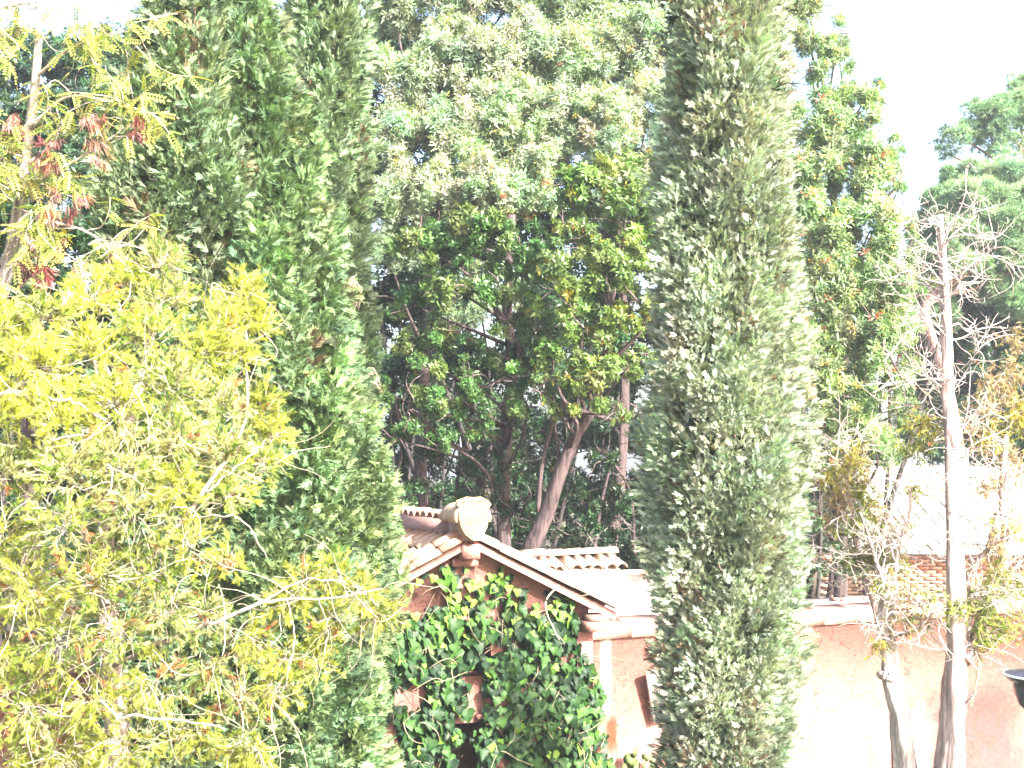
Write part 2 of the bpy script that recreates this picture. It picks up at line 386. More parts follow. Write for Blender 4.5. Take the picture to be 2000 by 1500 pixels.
for sg in (1, -1):
    down = (sg * ca, 0, -sa)
    # rake edge: two stepped rows of cover tiles running down the verge
    for row, (v, up) in enumerate(((VF + .04, .06), (VF + .20, .125))):
        for k in range(6):
            dn = .02 + k * .405 + row * .0
            put_tile(TC, 'verge_tile', roof, rp(sg, dn, v, up + .02), down, (0, 1, 0), .008)
    ncol = 12
    for c in range(ncol):
        v = VF + .42 + c * .27
        if v > VB: break
        for k in range(5):
            dn = .10 + k * .45
            put_tile(TP, 'pan_tile', roof, rp(sg, dn, v - .135, .11 + .0), down, (0, 1, 0), .008)
            put_tile(TC, 'cover_tile', roof, rp(sg, dn, v, .10), down, (0, 1, 0))
# raised ridge: mortar bed with a row of tiles across it and a cap
mb = MB(); box(mb, (SC, VF + .2, ZA + .2), (.14, .30, .17), col=(.45, .30, .25)); box(mb, (SC, (VF + .51 + VB) / 2, ZA + .185), (.10, (VB - VF - .5) / 2, .135), col=(.42, .26, .24)); lbuild(mb, 'ridge_mortar', M_mortar, roof)
for k in range(13):
    v = VF + .62 + k * .265
    put_tile(TR, 'ridge_tile', roof, (SC - .19, v, ZA + .33), (1, 0, .0), (0, 1, 0), .008)
# big front tile and shield
mb = MB()
V = []; n1, n2 = 14, 6
for j in range(n2 + 1):
    y = VF - .12 + (.72) * j / n2
    rr = .21 * (1 - .12 * j / n2) * (1 + .10 * math.exp(-((j - .6) / .9) ** 2))
    for i in range(n1 + 1):
        a = math.pi * (i / n1 * 1.16 - .08)
        V.append((SC + math.cos(a) * rr * 1.15, y, ZA + .36 + math.sin(a) * rr * 1.0))
Fc = []
for j in range(n2):
    for i in range(n1):
        a0 = j * (n1 + 1) + i; Fc += [[a0, a0 + 1, a0 + n1 + 2], [a0, a0 + n1 + 2, a0 + n1 + 1]]
mb.add(V, Fc, (.50, .35, .24)); cap = lbuild(mb, 'ridge_cap', M_tile, roof, smooth=True)
md = cap.modifiers.new('thick', 'SOLIDIFY'); md.thickness = .03
sh = bpy.data.objects.new('crest', None); COL.objects.link(sh); sh.parent = gate; sh.location = (SC - .01, VF - .145, ZA + .34); sh.scale = (.84, .9, .94); sh.rotation_euler = (rad(-7), 0, rad(-14)); sh['label'] = 'carved cream stone shield with a tower relief'
def shield(k, dy):
    pts = [(-.27, .30), (-.13, .345), (0, .335), (.13, .345), (.27, .30), (.30, .24), (.255, .18), (.25, .02), (.22, -.12), (.15, -.23), (.06, -.295), (0, -.31), (-.06, -.295), (-.15, -.23), (-.22, -.12), (-.25, .02), (-.255, .18), (-.30, .24)]
    return [(x * k, z * k + .0) for x, z in pts]
mb = MB(); prism(mb, shield(1, 0), (-.035, .05), ident, (.50, .38, .22))
o = mb.build('shield', M_stone); o.parent = sh
bv = o.modifiers.new('b', 'BEVEL'); bv.width = .012; bv.segments = 2
mb = MB()
P_ = [(a * .86, b * .86) for a, b in shield(1, 0)] + [(shield(1, 0)[0][0] * .86, shield(1, 0)[0][1] * .86)]
pp = np.array([(a, -.042, b) for a, b in P_]); tubes(mb, pp, np.full(len(pp), .009), 5, (.40, .26, .14))
o = mb.build('border', M_stone); o.parent = sh
mb = MB()
def bar(x0, z0, x1, z1, w=.009, c=(.40, .25, .13)):
    tubes(mb, np.array([(x0, -.038, z0), ((x0 + x1) / 2, -.041, (z0 + z1) / 2), (x1, -.038, z1)]), np.full(3, w), 5, c)
for x in (-.15, -.09, -.045, .045, .09, .15): bar(x, -.06, x, .13 if abs(x) > .06 else .19)
for x0, x1, z in ((-.16, -.08, .13), (.08, .16, .13), (-.055, .055, .19), (-.16, .16, -.07), (-.06, .06, .02), (-.13, .13, -.11)): bar(x0, z, x1, z)
for x in (-.15, -.12, -.09, .09, .12, .15): bar(x, .13, x, .155, .007)
for x in (-.045, 0, .045): bar(x, .19, x, .215, .007)
for x in (-.12, 0, .12): bar(x, .0, x, .035, .011)
bar(-.03, -.07, -.03, -.01); bar(.03, -.07, .03, -.01); bar(-.03, -.01, .03, -.01)
bar(-.03, -.16, 0, -.21); bar(0, -.21, .03, -.16); bar(-.03, -.16, .03, -.16); bar(-.17, .26, -.08, .275); bar(.08, .275, .17, .26)
o = mb.build('relief', M_stone); o.parent = sh

# boundary walls -------------------------------------------------------
def low_wall(name, label, s0, s1, zt):
    w = local_thing(name, label, 'wall', 'low pink boundary walls')
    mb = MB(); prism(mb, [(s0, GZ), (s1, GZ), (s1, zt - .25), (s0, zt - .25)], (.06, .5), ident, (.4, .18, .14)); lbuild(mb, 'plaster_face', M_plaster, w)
    s = s0 + .005; k = 0
    while s < s1 - .1:
        L_ = min(.75, s1 - s) ; mb = MB()
        j = random.uniform(-.006, .006); g = random.uniform(.92, 1.06)
        prism(mb, [(0, zt - .247), (.62, zt - .06 + j), (.62, zt - .247)][::-1] if 0 else [(0.0, zt - .247), (.0, zt - .07 + j), (.6, zt + .02 + j), (.6, zt - .247)], (s, s + L_ - .008), lambda a, b, c: (c, a, b), (.36 * g, .22 * g, .18 * g))
        lbuild(mb, 'coping_slab', M_mortar, w); s += L_
    return w
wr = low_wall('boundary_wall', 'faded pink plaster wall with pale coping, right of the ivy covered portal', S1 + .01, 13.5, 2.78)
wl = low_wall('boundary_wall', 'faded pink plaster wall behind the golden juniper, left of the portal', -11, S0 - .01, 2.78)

# lean-to roof behind the wall, right of portal
lean = local_thing('outbuilding_roof', 'pale cement lean-to roof behind the wall beside the portal', 'roof')
mb = MB(); prism(mb, [(.61, 2.79), (2.15, 3.32), (2.15, 2.0), (.61, 2.0)], (S1 + .02, 5.7), lambda a, b, c: (c, a, b), (.40, .35, .31)); lbuild(mb, 'roof_slab', M_mortar, lean)
for k in range(9):
    mb = MB(); s = S1 + .1 + k * .43
    prism(mb, [(-.08, -.04), (.08, -.04), (.09, .0), (.04, .045), (-.04, .045), (-.09, 0)], (s + (k % 2) * .004, s + .425), lambda a, b, c: (c, 2.16 + a, 3.34 + b + random.uniform(-.002, .002)), (.50, .38, .3))
    lbuild(mb, 'ridge_tile', M_tile, lean)
# further terrace roof slab, right of the cypress
ter = local_thing('terrace_roof', 'flat white terrace roof behind the pink wall on the right', 'roof')
mb = MB(); prism(mb, [(.61, 2.72), (2.6, 2.66), (2.6, 2.0), (.61, 2.0)], (5.71, 17), lambda a, b, c: (c, a, b), (.42, .38, .35)); lbuild(mb, 'roof_slab', M_mortar, ter)
mb = MB()
for k in range(14): box(mb, (8.0 + k * .10 + random.uniform(-.02, .02), 1.9 + random.uniform(-.1, .1), 2.71), (.05, .10, .03), col=(.25, .15, .12))
lbuild(mb, 'broken_tiles', M_tile, ter)
# raised tiled hut roof just behind the portal
hut = local_thing('hut_roof', 'small terracotta tiled roof rising behind the right verge of the gable', 'roof')
mb = MB(); prism(mb, [(.9, 2.95), (2.5, 3.60), (3.2, 3.3), (3.2, 2.0), (.9, 2.0)], (S1 + .03, 3.5), lambda a, b, c: (c, a, b), (.42, .36, .31)); lbuild(mb, 'roof_core', M_mortar, hut)
for c in range(8):
    for k in range(1):
        s = S1 + .12 + c * .23
        put_tile(TC, 'roof_tile', hut, (s + random.uniform(-.03, .03), 2.45 + random.uniform(-.05, .05), 3.60), (random.uniform(-.08, .08), -.93, -.37), (1, 0, 0), .014)
for k in range(5): put_tile(TR, 'ridge_tile', hut, (S1 + .05 + k * .36, 2.52, 3.68), (1, 0, 0), (0, 1, 0), .02)

# board leaning on the wall
bd = local_thing('leaning_board', 'weathered grey board leaning on the pink wall half behind the right cypress', 'board', p=(2.84, -.05, 1.62))
mb = MB(); a = rad(-13); Mb = Matrix.Rotation(a, 3, 'Y') @ Matrix.Rotation(rad(6), 3, 'X'); box(mb, (0.22, -.06, .05), (.26, .02, .42), np.array(Mb), (.30, .23, .22)); lbuild(mb, 'board', M_wood, bd)
mb = MB(); e = np.array(Mb) @ np.array([-.268, 0, 0]) + np.array([.22, -.06, .05]); box(mb, e, (.008, .026, .42), np.array(Mb), (.6, .55, .5)); lbuild(mb, 'edge_strip', M_wood, bd)

# ------------------------------------------------------------------ ivy
IVY_OUT = [(742, 1500), (742, 1260), (750, 1205), (790, 1195), (840, 1190), (868, 1165), (905, 1135), (960, 1118), (1010, 1150), (1050, 1172), (1078, 1140), (1112, 1170), (1122, 1255), (1148, 1290), (1166, 1345), (1170, 1420), (1180, 1460), (1192, 1530), (742, 1530)]
HOLES = [(800, 1352, 36, 38), (926, 1352, 24, 60), (905, 1405, 40, 20), (757, 1460, 26, 60), (1062, 1352, 10, 18), (905, 1480, 26, 48), (950, 1262, 30, 18), (850, 1470, 9, 35), (1172, 1415, 14, 20), (975, 1478, 10, 22)]
def inside(x, y, P):
    c = False; j = len(P) - 1
    for i in range(len(P)):
        if (P[i][1] > y) != (P[j][1] > y) and x < (P[j][0] - P[i][0]) * (y - P[i][1]) / (P[j][1] - P[i][1]) + P[i][0]: c = not c
        j = i
    return c
ivy_shape = [(0, -.02), (.20, -.16), (.44, -.10), (.60, .20), (.44, .34), (.38, .52), (.22, .72), (0, 1.0)]
def ivy_template(fold=.22, wob=0.):
    L_ = [(x, y) for x, y in ivy_shape]; V = [(0, .0, 0), (0, .35, .0), (0, .7, -.02)]
    rim = L_[0:1] + L_[1:] + [(-x, y) for x, y in L_[::-1][1:-1]]
    z = [abs(x) * fold - .45 * (y - .3) ** 2 + random.uniform(-1, 1) * wob * (abs(x) > .1) for x, y in rim]
    V = [(0, .36, .02)] + [(x, y, zz) for (x, y), zz in zip(rim, z)]; n = len(rim)
    Fc = [[0, 1 + i, 1 + (i + 1) % n] for i in range(n)]
    w = np.array([0] + [.5] * n)
    return np.array(V, float), np.array(Fc), w
IT = [ivy_template(f, .09) for f in (.15, .35, .5, -.15, .25)]
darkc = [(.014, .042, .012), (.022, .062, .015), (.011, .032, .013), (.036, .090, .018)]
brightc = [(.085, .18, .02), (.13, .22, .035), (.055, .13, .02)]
pts = []
g = np.random.default_rng(3)
while len(pts) < 1500:
    px, py = g.uniform(740, 1195), g.uniform(1110, 1530)
    if not inside(px, py, IVY_OUT): continue
    if any(((px - a) / c) ** 2 + ((py - b) / d) ** 2 < 1 for a, b, c, d in HOLES): continue
    top = (py < 1230) 
    if top and g.random() < .30: continue
    s, z = on_wall(px, py); pts.append((s, z, px, py))
extra = [(870, 1110, .24), (862, 1130, .22), (882, 1128, .22), (872, 1150, .15), (975, 1105, .08), (972, 1118, .09), (966, 1130, .09), (985, 1125, .07), (905, 1110, .09), (830, 1120, .12), (800, 1128, .12), (780, 1140, .13), (1070, 1130, .1), (1085, 1150, .1), (1225, 1478, .13), (1235, 1492, .12)]
ivy = local_thing('ivy', 'dark glossy ivy with yellow green tips covering the front of the gabled portal', 'climbing plant')
imesh = []
for T in IT:
    for c in darkc + brightc:
        q = MB(); V, Fc, w = T; cc = np.array(c)[None] * (1 - w[:, None] * .0); cc = cc + np.where(w[:, None] == 0, .25 * cc + .006, 0); q.add(V, Fc, cc); imesh.append(q.mesh('ivy_leaf', M_ivy, smooth=False))
NB = len(darkc) + len(brightc)
leaves = []
for s, z, px, py in pts:
    edge = .35 if py > 1270 else .75
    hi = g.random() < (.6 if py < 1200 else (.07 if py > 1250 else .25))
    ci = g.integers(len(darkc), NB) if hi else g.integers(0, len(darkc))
    size = g.uniform(.10, .15) if py < 1200 else g.choice([.09, .11, .13, .15, .17, .20]) * g.uniform(.9, 1.1)
    thick = .12 + .22 * math.exp(-((px - 960) / 190) ** 2 - ((py - 1360) / 140) ** 2)
    leaves.append((s, -g.uniform(.015, thick) - (.0), z, size, ci))
for px, py, size in extra:
    s, z = on_wall(px, py); leaves.append((s, -.1 - .3 * (py < 1145 and px < 840), z, size, len(darkc) + 2 if size > .2 else g.integers(len(darkc), NB)))
leaves.sort(key=lambda l: l[1])
def ivy_R(n):
    d = np.stack([g.normal(0, .42, n), -np.abs(g.normal(.32, .25, n)), -1 + g.normal(0, .25, n)], -1)
    h = np.stack([g.normal(0.1, .5, n), -1 + g.normal(0, .2, n), .4 + g.normal(0, .45, n)], -1)
    return frames(d, h)
RR = ivy_R(len(leaves)); q = MB()
for i, (s, v, z, size, ci) in enumerate(leaves):
    ti = int(g.integers(0, len(IT)))
    if i < 290:
        Rm = RR[i] * size
        M = Matrix(((*Rm[0], s), (*Rm[1], v), (*Rm[2], z), (0, 0, 0, 1)))
        o = bpy.data.objects.new('leaf', imesh[ti * NB + int(ci)]); COL.objects.link(o); o.parent = ivy; o.matrix_basis = M
    else:
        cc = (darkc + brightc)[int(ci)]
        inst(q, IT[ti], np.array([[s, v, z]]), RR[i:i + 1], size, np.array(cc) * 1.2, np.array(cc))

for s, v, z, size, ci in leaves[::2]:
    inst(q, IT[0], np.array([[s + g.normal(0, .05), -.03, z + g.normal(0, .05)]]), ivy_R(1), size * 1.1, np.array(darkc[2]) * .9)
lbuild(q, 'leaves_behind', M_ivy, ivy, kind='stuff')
q = MB()
st = []
for k in range(150):
    s, z, px, py = pts[g.integers(0, len(pts))]; st.append((s, -g.uniform(.03, .3), z))
P = walks(np.array(st), g.normal(size=(150, 3)) * [.6, .1, 1], g.uniform(.2, .8, 150), 9, .25, -.12, g)
P[:, :, 1] = np.clip(P[:, :, 1], -.42, -.03)
tubes(q, P, np.linspace(.007, .003, 9)[None] * g.uniform(.6, 1.2, (150, 1)), 4, (.32, .26, .18))
lbuild(q, 'stems', M_twig, ivy, kind='stuff')
q = MB(); a = [on_wall(1075, 1140), on_wall(1052, 1165), on_wall(1050, 1190), on_wall(1065, 1225), on_wall(1075, 1245)]
pp = spline([(x, -.28, z) for x, z in a], 16); tubes(q, pp, np.linspace(.014, .011, 16), 6, (.45, .36, .28)); lbuild(q, 'stem', M_twig, ivy)

# ------------------------------------------------------------------ foliage templates
def blade(V, Fc, W_, p, d, side, L, w, wt=(0, 0, 1)):
    p = np.array(p, float); d = np.array(d, float); side = np.array(side, float); n = len(V)
    V += [p - side * w, p + side * w, p + d * L]; Fc.append([n, n + 1, n + 2]); W_ += list(wt)
def spray_T(nb=9, spread=40, width=.05, zj=.25, g=np.random.default_rng(1)):
    V, Fc, W_ = [], [], []
    for k in range(nb):
        b = k / nb * .7; a = rad(g.uniform(.4, 1) * spread) * (1 if k % 2 else -1) * (1 - .3 * b)
        d = np.array([math.sin(a), math.cos(a), g.uniform(-zj, zj)]); sd = nrm(np.array([math.cos(a), -math.sin(a), g.uniform(-.5, .5)]))
        blade(V, Fc, W_, (0, b, 0), d, sd, .5 * (1 - .25 * b) * g.uniform(.8, 1.2), width * g.uniform(.8, 1.2), (0, 0, 1))
    blade(V, Fc, W_, (0, .3, 0), (0, 1, 0), (1, 0, .3), .7, width, (0, 0, 1))
    return np.array(V), np.array(Fc), np.array(W_, float)
SPR = [spray_T(9, 42, .055, .3, np.random.default_rng(k)) for k in range(5)]
FEATH = [spray_T(12, 30, .030, .35, np.random.default_rng(20 + k)) for k in range(5)]
def needle_T(n, g, width=.035, open_=1.0):
    V, Fc, W_ = [], [], []
    for k in range(n):
        d = nrm(np.array([g.normal() * open_, abs(g.normal()) + .35, g.normal() * open_])); s = nrm(np.cross(d, g.normal(size=3)))
        blade(V, Fc, W_, (0, 0, 0), d, s, g.uniform(.7, 1.1), width)
    return np.array(V), np.array(Fc), np.array(W_, float)
PINE_T = [needle_T(16, np.random.default_rng(40 + k), .05) for k in range(3)]
def leaf_add(V, Fc, W_, p, Rm, L, w, fold=.25, bend=.15):
    n = len(V); loc = np.array([[0, 0, 0], [-w, .45 * L, fold * w], [w, .45 * L, fold * w], [0, L, -bend * L], [0, .5 * L, 0]])
    V += list(np.array(p) + loc @ np.array(Rm).T); Fc += [[n, n + 4, n + 1], [n, n + 2, n + 4], [n + 1, n + 4, n + 3], [n + 4, n + 2, n + 3]]; W_ += [0, .4, .4, 1, .2]
def rosette_T(n, g, L=1., w=.17, lift=.5, stem=.5):
    V, Fc, W_ = [], [], []
    for k in range(n):
        a = k * 2.4 + g.uniform(-.3, .3); e = g.uniform(.1, 1.1) * lift
        d = np.array([[math.cos(a) * math.cos(e), math.sin(e), math.sin(a) * math.cos(e)]])
        Rm = frames(d, np.array([[0, 1., 0]]) + g.normal(size=(1, 3)) * .25)[0]
        leaf_add(V, Fc, W_, (0, -stem * k / n, 0), Rm, L * g.uniform(.7, 1.1), w * g.uniform(.8, 1.2))
    return np.array(V), np.array(Fc), np.array(W_, float)
ROS = [rosette_T(8, np.random.default_rng(60 + k), 1., .17, .7, .7) for k in range(5)]
LAN = [rosette_T(8, np.random.default_rng(70 + k), 1., .12, .9, 1.2) for k in range(5)]

def jitter(c, n, g, amt=.25, hue=.08):
    c = np.asarray(c, float); k = np.exp(g.normal(0, amt, (n, 1))); return np.clip(c * k * (1 + g.normal(0, hue, (n, 3))), .002, .6)

def clumps(name, templates, pos, Rm, scale, tint, mat, parent, g, label=None):
    """one stuff object: sprays repeated over a crown by geometry nodes (templates are part of the mesh itself)"""
    N = len(pos); K = len(templates); scale = np.broadcast_to(np.asarray(scale, float), (N,)); tint = np.broadcast_to(tint, (N, 3))
    mb = MB(); ids = []
    for k, T in enumerate(templates):
        for V, Fc, C in zip(T.V, T.F, T.C): pass
        V = np.concatenate(T.V); mb.add(V, np.concatenate(T.F), np.concatenate(T.C)); ids += [k] * len(V)
    nt_ = len(ids); mb.V.append(pos); mb.C.append(np.ones((N, 3))); mb.n += N
    me = mb.mesh(name, mat)
    def attr(nm, ty, arr, key, first):
        a = me.attributes.new(nm, ty, 'POINT'); a.data.foreach_set(key, np.concatenate([first, arr]).ravel())
    attr('tid', 'INT', np.full(N, -1, np.int32), 'value', np.array(ids, np.int32))
    attr('pick', 'INT', g.integers(0, K, N).astype(np.int32), 'value', np.zeros(nt_, np.int32))
    attr('size', 'FLOAT', scale.astype(np.float32), 'value', np.zeros(nt_, np.float32))
    eul = np.stack([np.arctan2(Rm[:, 2, 1], Rm[:, 2, 2]), np.arcsin(np.clip(-Rm[:, 2, 0], -1, 1)), np.arctan2(Rm[:, 1, 0], Rm[:, 0, 0])], -1)
    attr('turn', 'FLOAT_VECTOR', eul.astype(np.float32), 'vector', np.zeros((nt_, 3), np.float32))
    attr('tint', 'FLOAT_VECTOR', tint.astype(np.float32), 'vector', np.ones((nt_, 3), np.float32))
    o = bpy.data.objects.new(name, me); COL.objects.link(o)
    if parent is not None: o.parent = parent; o.matrix_parent_inverse = parent.matrix_basis.inverted()
    o['kind'] = 'stuff'
    if label: o['label'] = label
    t = bpy.data.node_groups.new(name + '_sprays', 'GeometryNodeTree'); t.is_modifier = True
    t.interface.new_socket('Geometry', in_out='INPUT', socket_type='NodeSocketGeometry'); t.interface.new_socket('Geometry', in_out='OUTPUT', socket_type='NodeSocketGeometry')
    A = t.nodes.new; L = t.links.new; gi = A('NodeGroupInput'); go = A('NodeGroupOutput')
    def named(nm, ty): n = A('GeometryNodeInputNamedAttribute'); n.data_type = ty; n.inputs['Name'].default_value = nm; return n.outputs['Attribute']
    tid = named('tid', 'INT'); g2i = A('GeometryNodeGeometryToInstance')
    def part(k):
        c = A('FunctionNodeCompare'); c.data_type = 'INT'; c.operation = 'EQUAL'; L(tid, c.inputs[2]); c.inputs[3].default_value = k
        sp = A('GeometryNodeSeparateGeometry'); sp.domain = 'POINT'; L(gi.outputs[0], sp.inputs['Geometry']); L(c.outputs[0], sp.inputs['Selection']); return sp.outputs['Selection']
    for k in reversed(range(K)): L(part(k), g2i.inputs[0])
    ip = A('GeometryNodeInstanceOnPoints'); L(part(-1), ip.inputs['Points']); L(g2i.outputs[0], ip.inputs['Instance']); ip.inputs['Pick Instance'].default_value = True
    L(named('pick', 'INT'), ip.inputs['Instance Index']); L(named('turn', 'FLOAT_VECTOR'), ip.inputs['Rotation']); L(named('size', 'FLOAT'), ip.inputs['Scale'])
    L(ip.outputs[0], go.inputs[0])
    md = o.modifiers.new('sprays', 'NODES'); md.node_group = t
    return o
# cypress ------------------------------------------------------------
def cypress(label, prof, Y, cpx, seed, nbr, cols, tip, width=1., sprays=30, ssize=.115, brown=.012, topz=None, trunk=.12, group='tall cypresses'):
    """prof: list of (photo row, half width px); cpx: centre px (function of row)"""
    g = np.random.default_rng(seed)
    pr = sorted([(at(cpx(py), py, Y)[2], at(cpx(py), py, Y)[0], hw * Y / F) for py, hw in prof])
    zs = np.array([p[0] for p in pr]); xs = np.array([p[1] for p in pr]); rs = np.array([p[2] for p in pr])
    t = thing('cypress_tree', label, 'tree', (xs[0], Y, GZ), group)
    z0, z1 = zs[0], zs[-1]
    zz = g.uniform(z0, z1, nbr * 4); keep = g.random(len(zz)) < (np.interp(zz, zs, rs) / rs.max()) ** 1.0
    zz = zz[keep]
    ph = g.uniform(0, 2 * np.pi, len(zz)); front = -np.sin(ph) > -.25
    k2 = front | (g.random(len(zz)) < .35); zz = zz[k2][:nbr]; ph = ph[k2][:nbr]; n = len(zz)
    r = np.interp(zz, zs, rs); out = np.stack([np.cos(ph), np.sin(ph), np.zeros(n)], -1)
    lump = 1 + .10 * np.sin(ph * 3 + zz * 1.7 + seed) + .08 * np.sin(ph * 7 - zz * 3.1) + g.normal(0, .05, n)
    rr = np.maximum(r * lump - .22, .03) * np.where(g.random(n) < .3, g.uniform(.6, .85, n), 1)
    fld = np.sin(ph * 4 + zz * 2.3 + seed) + np.sin(ph * 9 - zz * 3.7 + 2 * seed) + np.sin(zz * 6 + ph * 2 + 3 * seed)
    rr = np.where(fld > 1.0, rr * .80, rr)
    L = g.uniform(.22, .50, n) * np.clip(r / .5, .5, 1.15)
    ax = nrm(np.array([0, 0, 1.]) + out * g.uniform(.15, .9, (n, 1)) + g.normal(0, .22, (n, 3)))
    p0 = np.stack([np.interp(zz, zs, xs), np.full(n, Y), zz], -1) + out * rr[:, None] - ax * (L * .5)[:, None]
    bc = jitter(np.array(cols)[g.integers(0, len(cols), n)], n, g, .22, .06)
    br = g.random(n) < brown * (1 + 8 * (np.sin(ph * 5 + zz * 2.9 + seed * 2) + np.sin(zz * 4.4 - ph * 3 + seed) > 1.55)); bc[br] = np.array([.16, .11, .07]) * np.exp(g.normal(0, .2, (br.sum(), 1)))
    TT = []
    for k in range(9):
        q = MB(); m_ = sprays; tt = g.uniform(0, 1, m_) ** .85; e = g.normal(size=(m_, 3)) + [.8, 0, 0]; e[:, 1] = 0; e = nrm(e)
        wdt = .33 * width * np.sin(np.clip(tt * .85 + .12, 0, 1) * np.pi) ** .6
        pp = np.stack([np.zeros(m_), tt, np.zeros(m_)], -1) + e * (wdt * g.uniform(.3, 1.1, m_))[:, None]
        d = np.array([0, .9, 0]) + e * .75 + g.normal(0, .3, (m_, 3)); c = np.ones((m_, 3)) * np.exp(g.normal(0, .18, (m_, 1)))
        for a in range(5):
            sl_ = slice(a, None, 5); inst(q, SPR[a], pp[sl_], frames(d[sl_], g.normal(size=(len(pp[sl_]), 3))), ssize / .36 * g.uniform(.7, 1.3, len(pp[sl_])), c[sl_] * .8, c[sl_] * np.array(tip))
        TT.append(q)
    ox = nrm(out - ax * (out * ax).sum(-1, keepdims=True)); Rm = np.stack([ox, ax, np.cross(ox, ax)], -1)
    clumps('crown', TT, p0, Rm, L, bc, M_cyp, t, g)
    # inner foliage that closes the view through the crown
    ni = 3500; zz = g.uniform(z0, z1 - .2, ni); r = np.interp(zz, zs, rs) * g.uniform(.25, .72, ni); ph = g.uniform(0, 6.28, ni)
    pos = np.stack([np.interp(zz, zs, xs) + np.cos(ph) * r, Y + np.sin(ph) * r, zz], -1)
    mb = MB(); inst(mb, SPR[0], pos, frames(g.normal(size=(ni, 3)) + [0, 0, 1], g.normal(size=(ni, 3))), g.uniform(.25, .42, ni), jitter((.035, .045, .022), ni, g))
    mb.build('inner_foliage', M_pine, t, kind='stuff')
    mb = MB(); kz = np.linspace(GZ, z1 - .1, 16); tubes(mb, np.stack([np.interp(kz, zs, xs), np.full(16, Y), kz], -1), np.linspace(trunk, .02, 16), 10, (.16, .12, .09), flute=.2, seed=seed)
    nb = 260; zz = g.uniform(z0, z1 - .3, nb); ph = g.uniform(0, 6.28, nb); r = np.interp(zz, zs, rs)
    p = np.stack([np.interp(zz, zs, xs), np.full(nb, Y), zz - r * .5], -1)
    tubes(mb, walks(p, np.stack([np.cos(ph), np.sin(ph), np.ones(nb)], -1), r * 1.15, 6, .12, .1, g), np.linspace(.018, .005, 6)[None] * np.ones((nb, 1)), 4, (.2, .15, .11))
    mb.build('trunk', M_bark, t)
    return t
GR = [(.13, .20, .10), (.15, .22, .10), (.11, .18, .10), (.16, .22, .095)]
cypress('broad dark green cypress whose cone fills the left centre behind the golden juniper',
        [(1700, 185), (1500, 188), (1200, 190), (950, 196), (800, 176), (600, 145), (400, 118), (230, 105), (60, 85), (-150, 60), (-420, 5)], 15.2,
        lambda y: 558 + (950 - y) * -.03 if y > 500 else 544 - (500 - y) * .16, 101, 2800, GR, (1.35, 1.45, 1.3), sprays=30)
cypress('blue green columnar cypress beside the red podded locust, left of the cone shaped one',
        [(1700, 150), (1300, 160), (900, 170), (600, 160), (400, 155), (280, 145), (150, 125), (30, 95), (-150, 60), (-350, 5)], 14.9,
        lambda y: 345 + (900 - y) * .02, 102, 2400, [(.12, .18, .10), (.13, .20, .11), (.15, .20, .10)], (1.35, 1.4, 1.3), sprays=25)
cypress('slim pale cypress behind the cone shaped one, dead cream fronds on its side',
        [(1300, 90), (900, 95), (600, 95), (300, 90), (100, 85), (-150, 75), (-400, 40), (-500, 5)], 18.5,
        lambda y: 636, 103, 2000, [(.15, .22, .13), (.17, .24, .14)], (1.5, 1.5, 1.35), sprays=25)
cypress('tall grey green columnar cypress in front of the pink wall, reaching past the top',
        [(1750, 128), (1500, 134), (1380, 142), (1200, 136), (1050, 154), (900, 162), (750, 150), (600, 139), (300, 132), (0, 122), (-150, 120), (-450, 60), (-560, 5)], 14.2,
        lambda y: 1418 + 6 * math.sin(y / 130.) + (8 if y > 1300 else 0), 104, 5200, [(.29, .35, .25), (.27, .32, .235), (.32, .36, .28), (.24, .30, .21)], (1.4, 1.4, 1.35), sprays=30, ssize=.078, brown=.03)

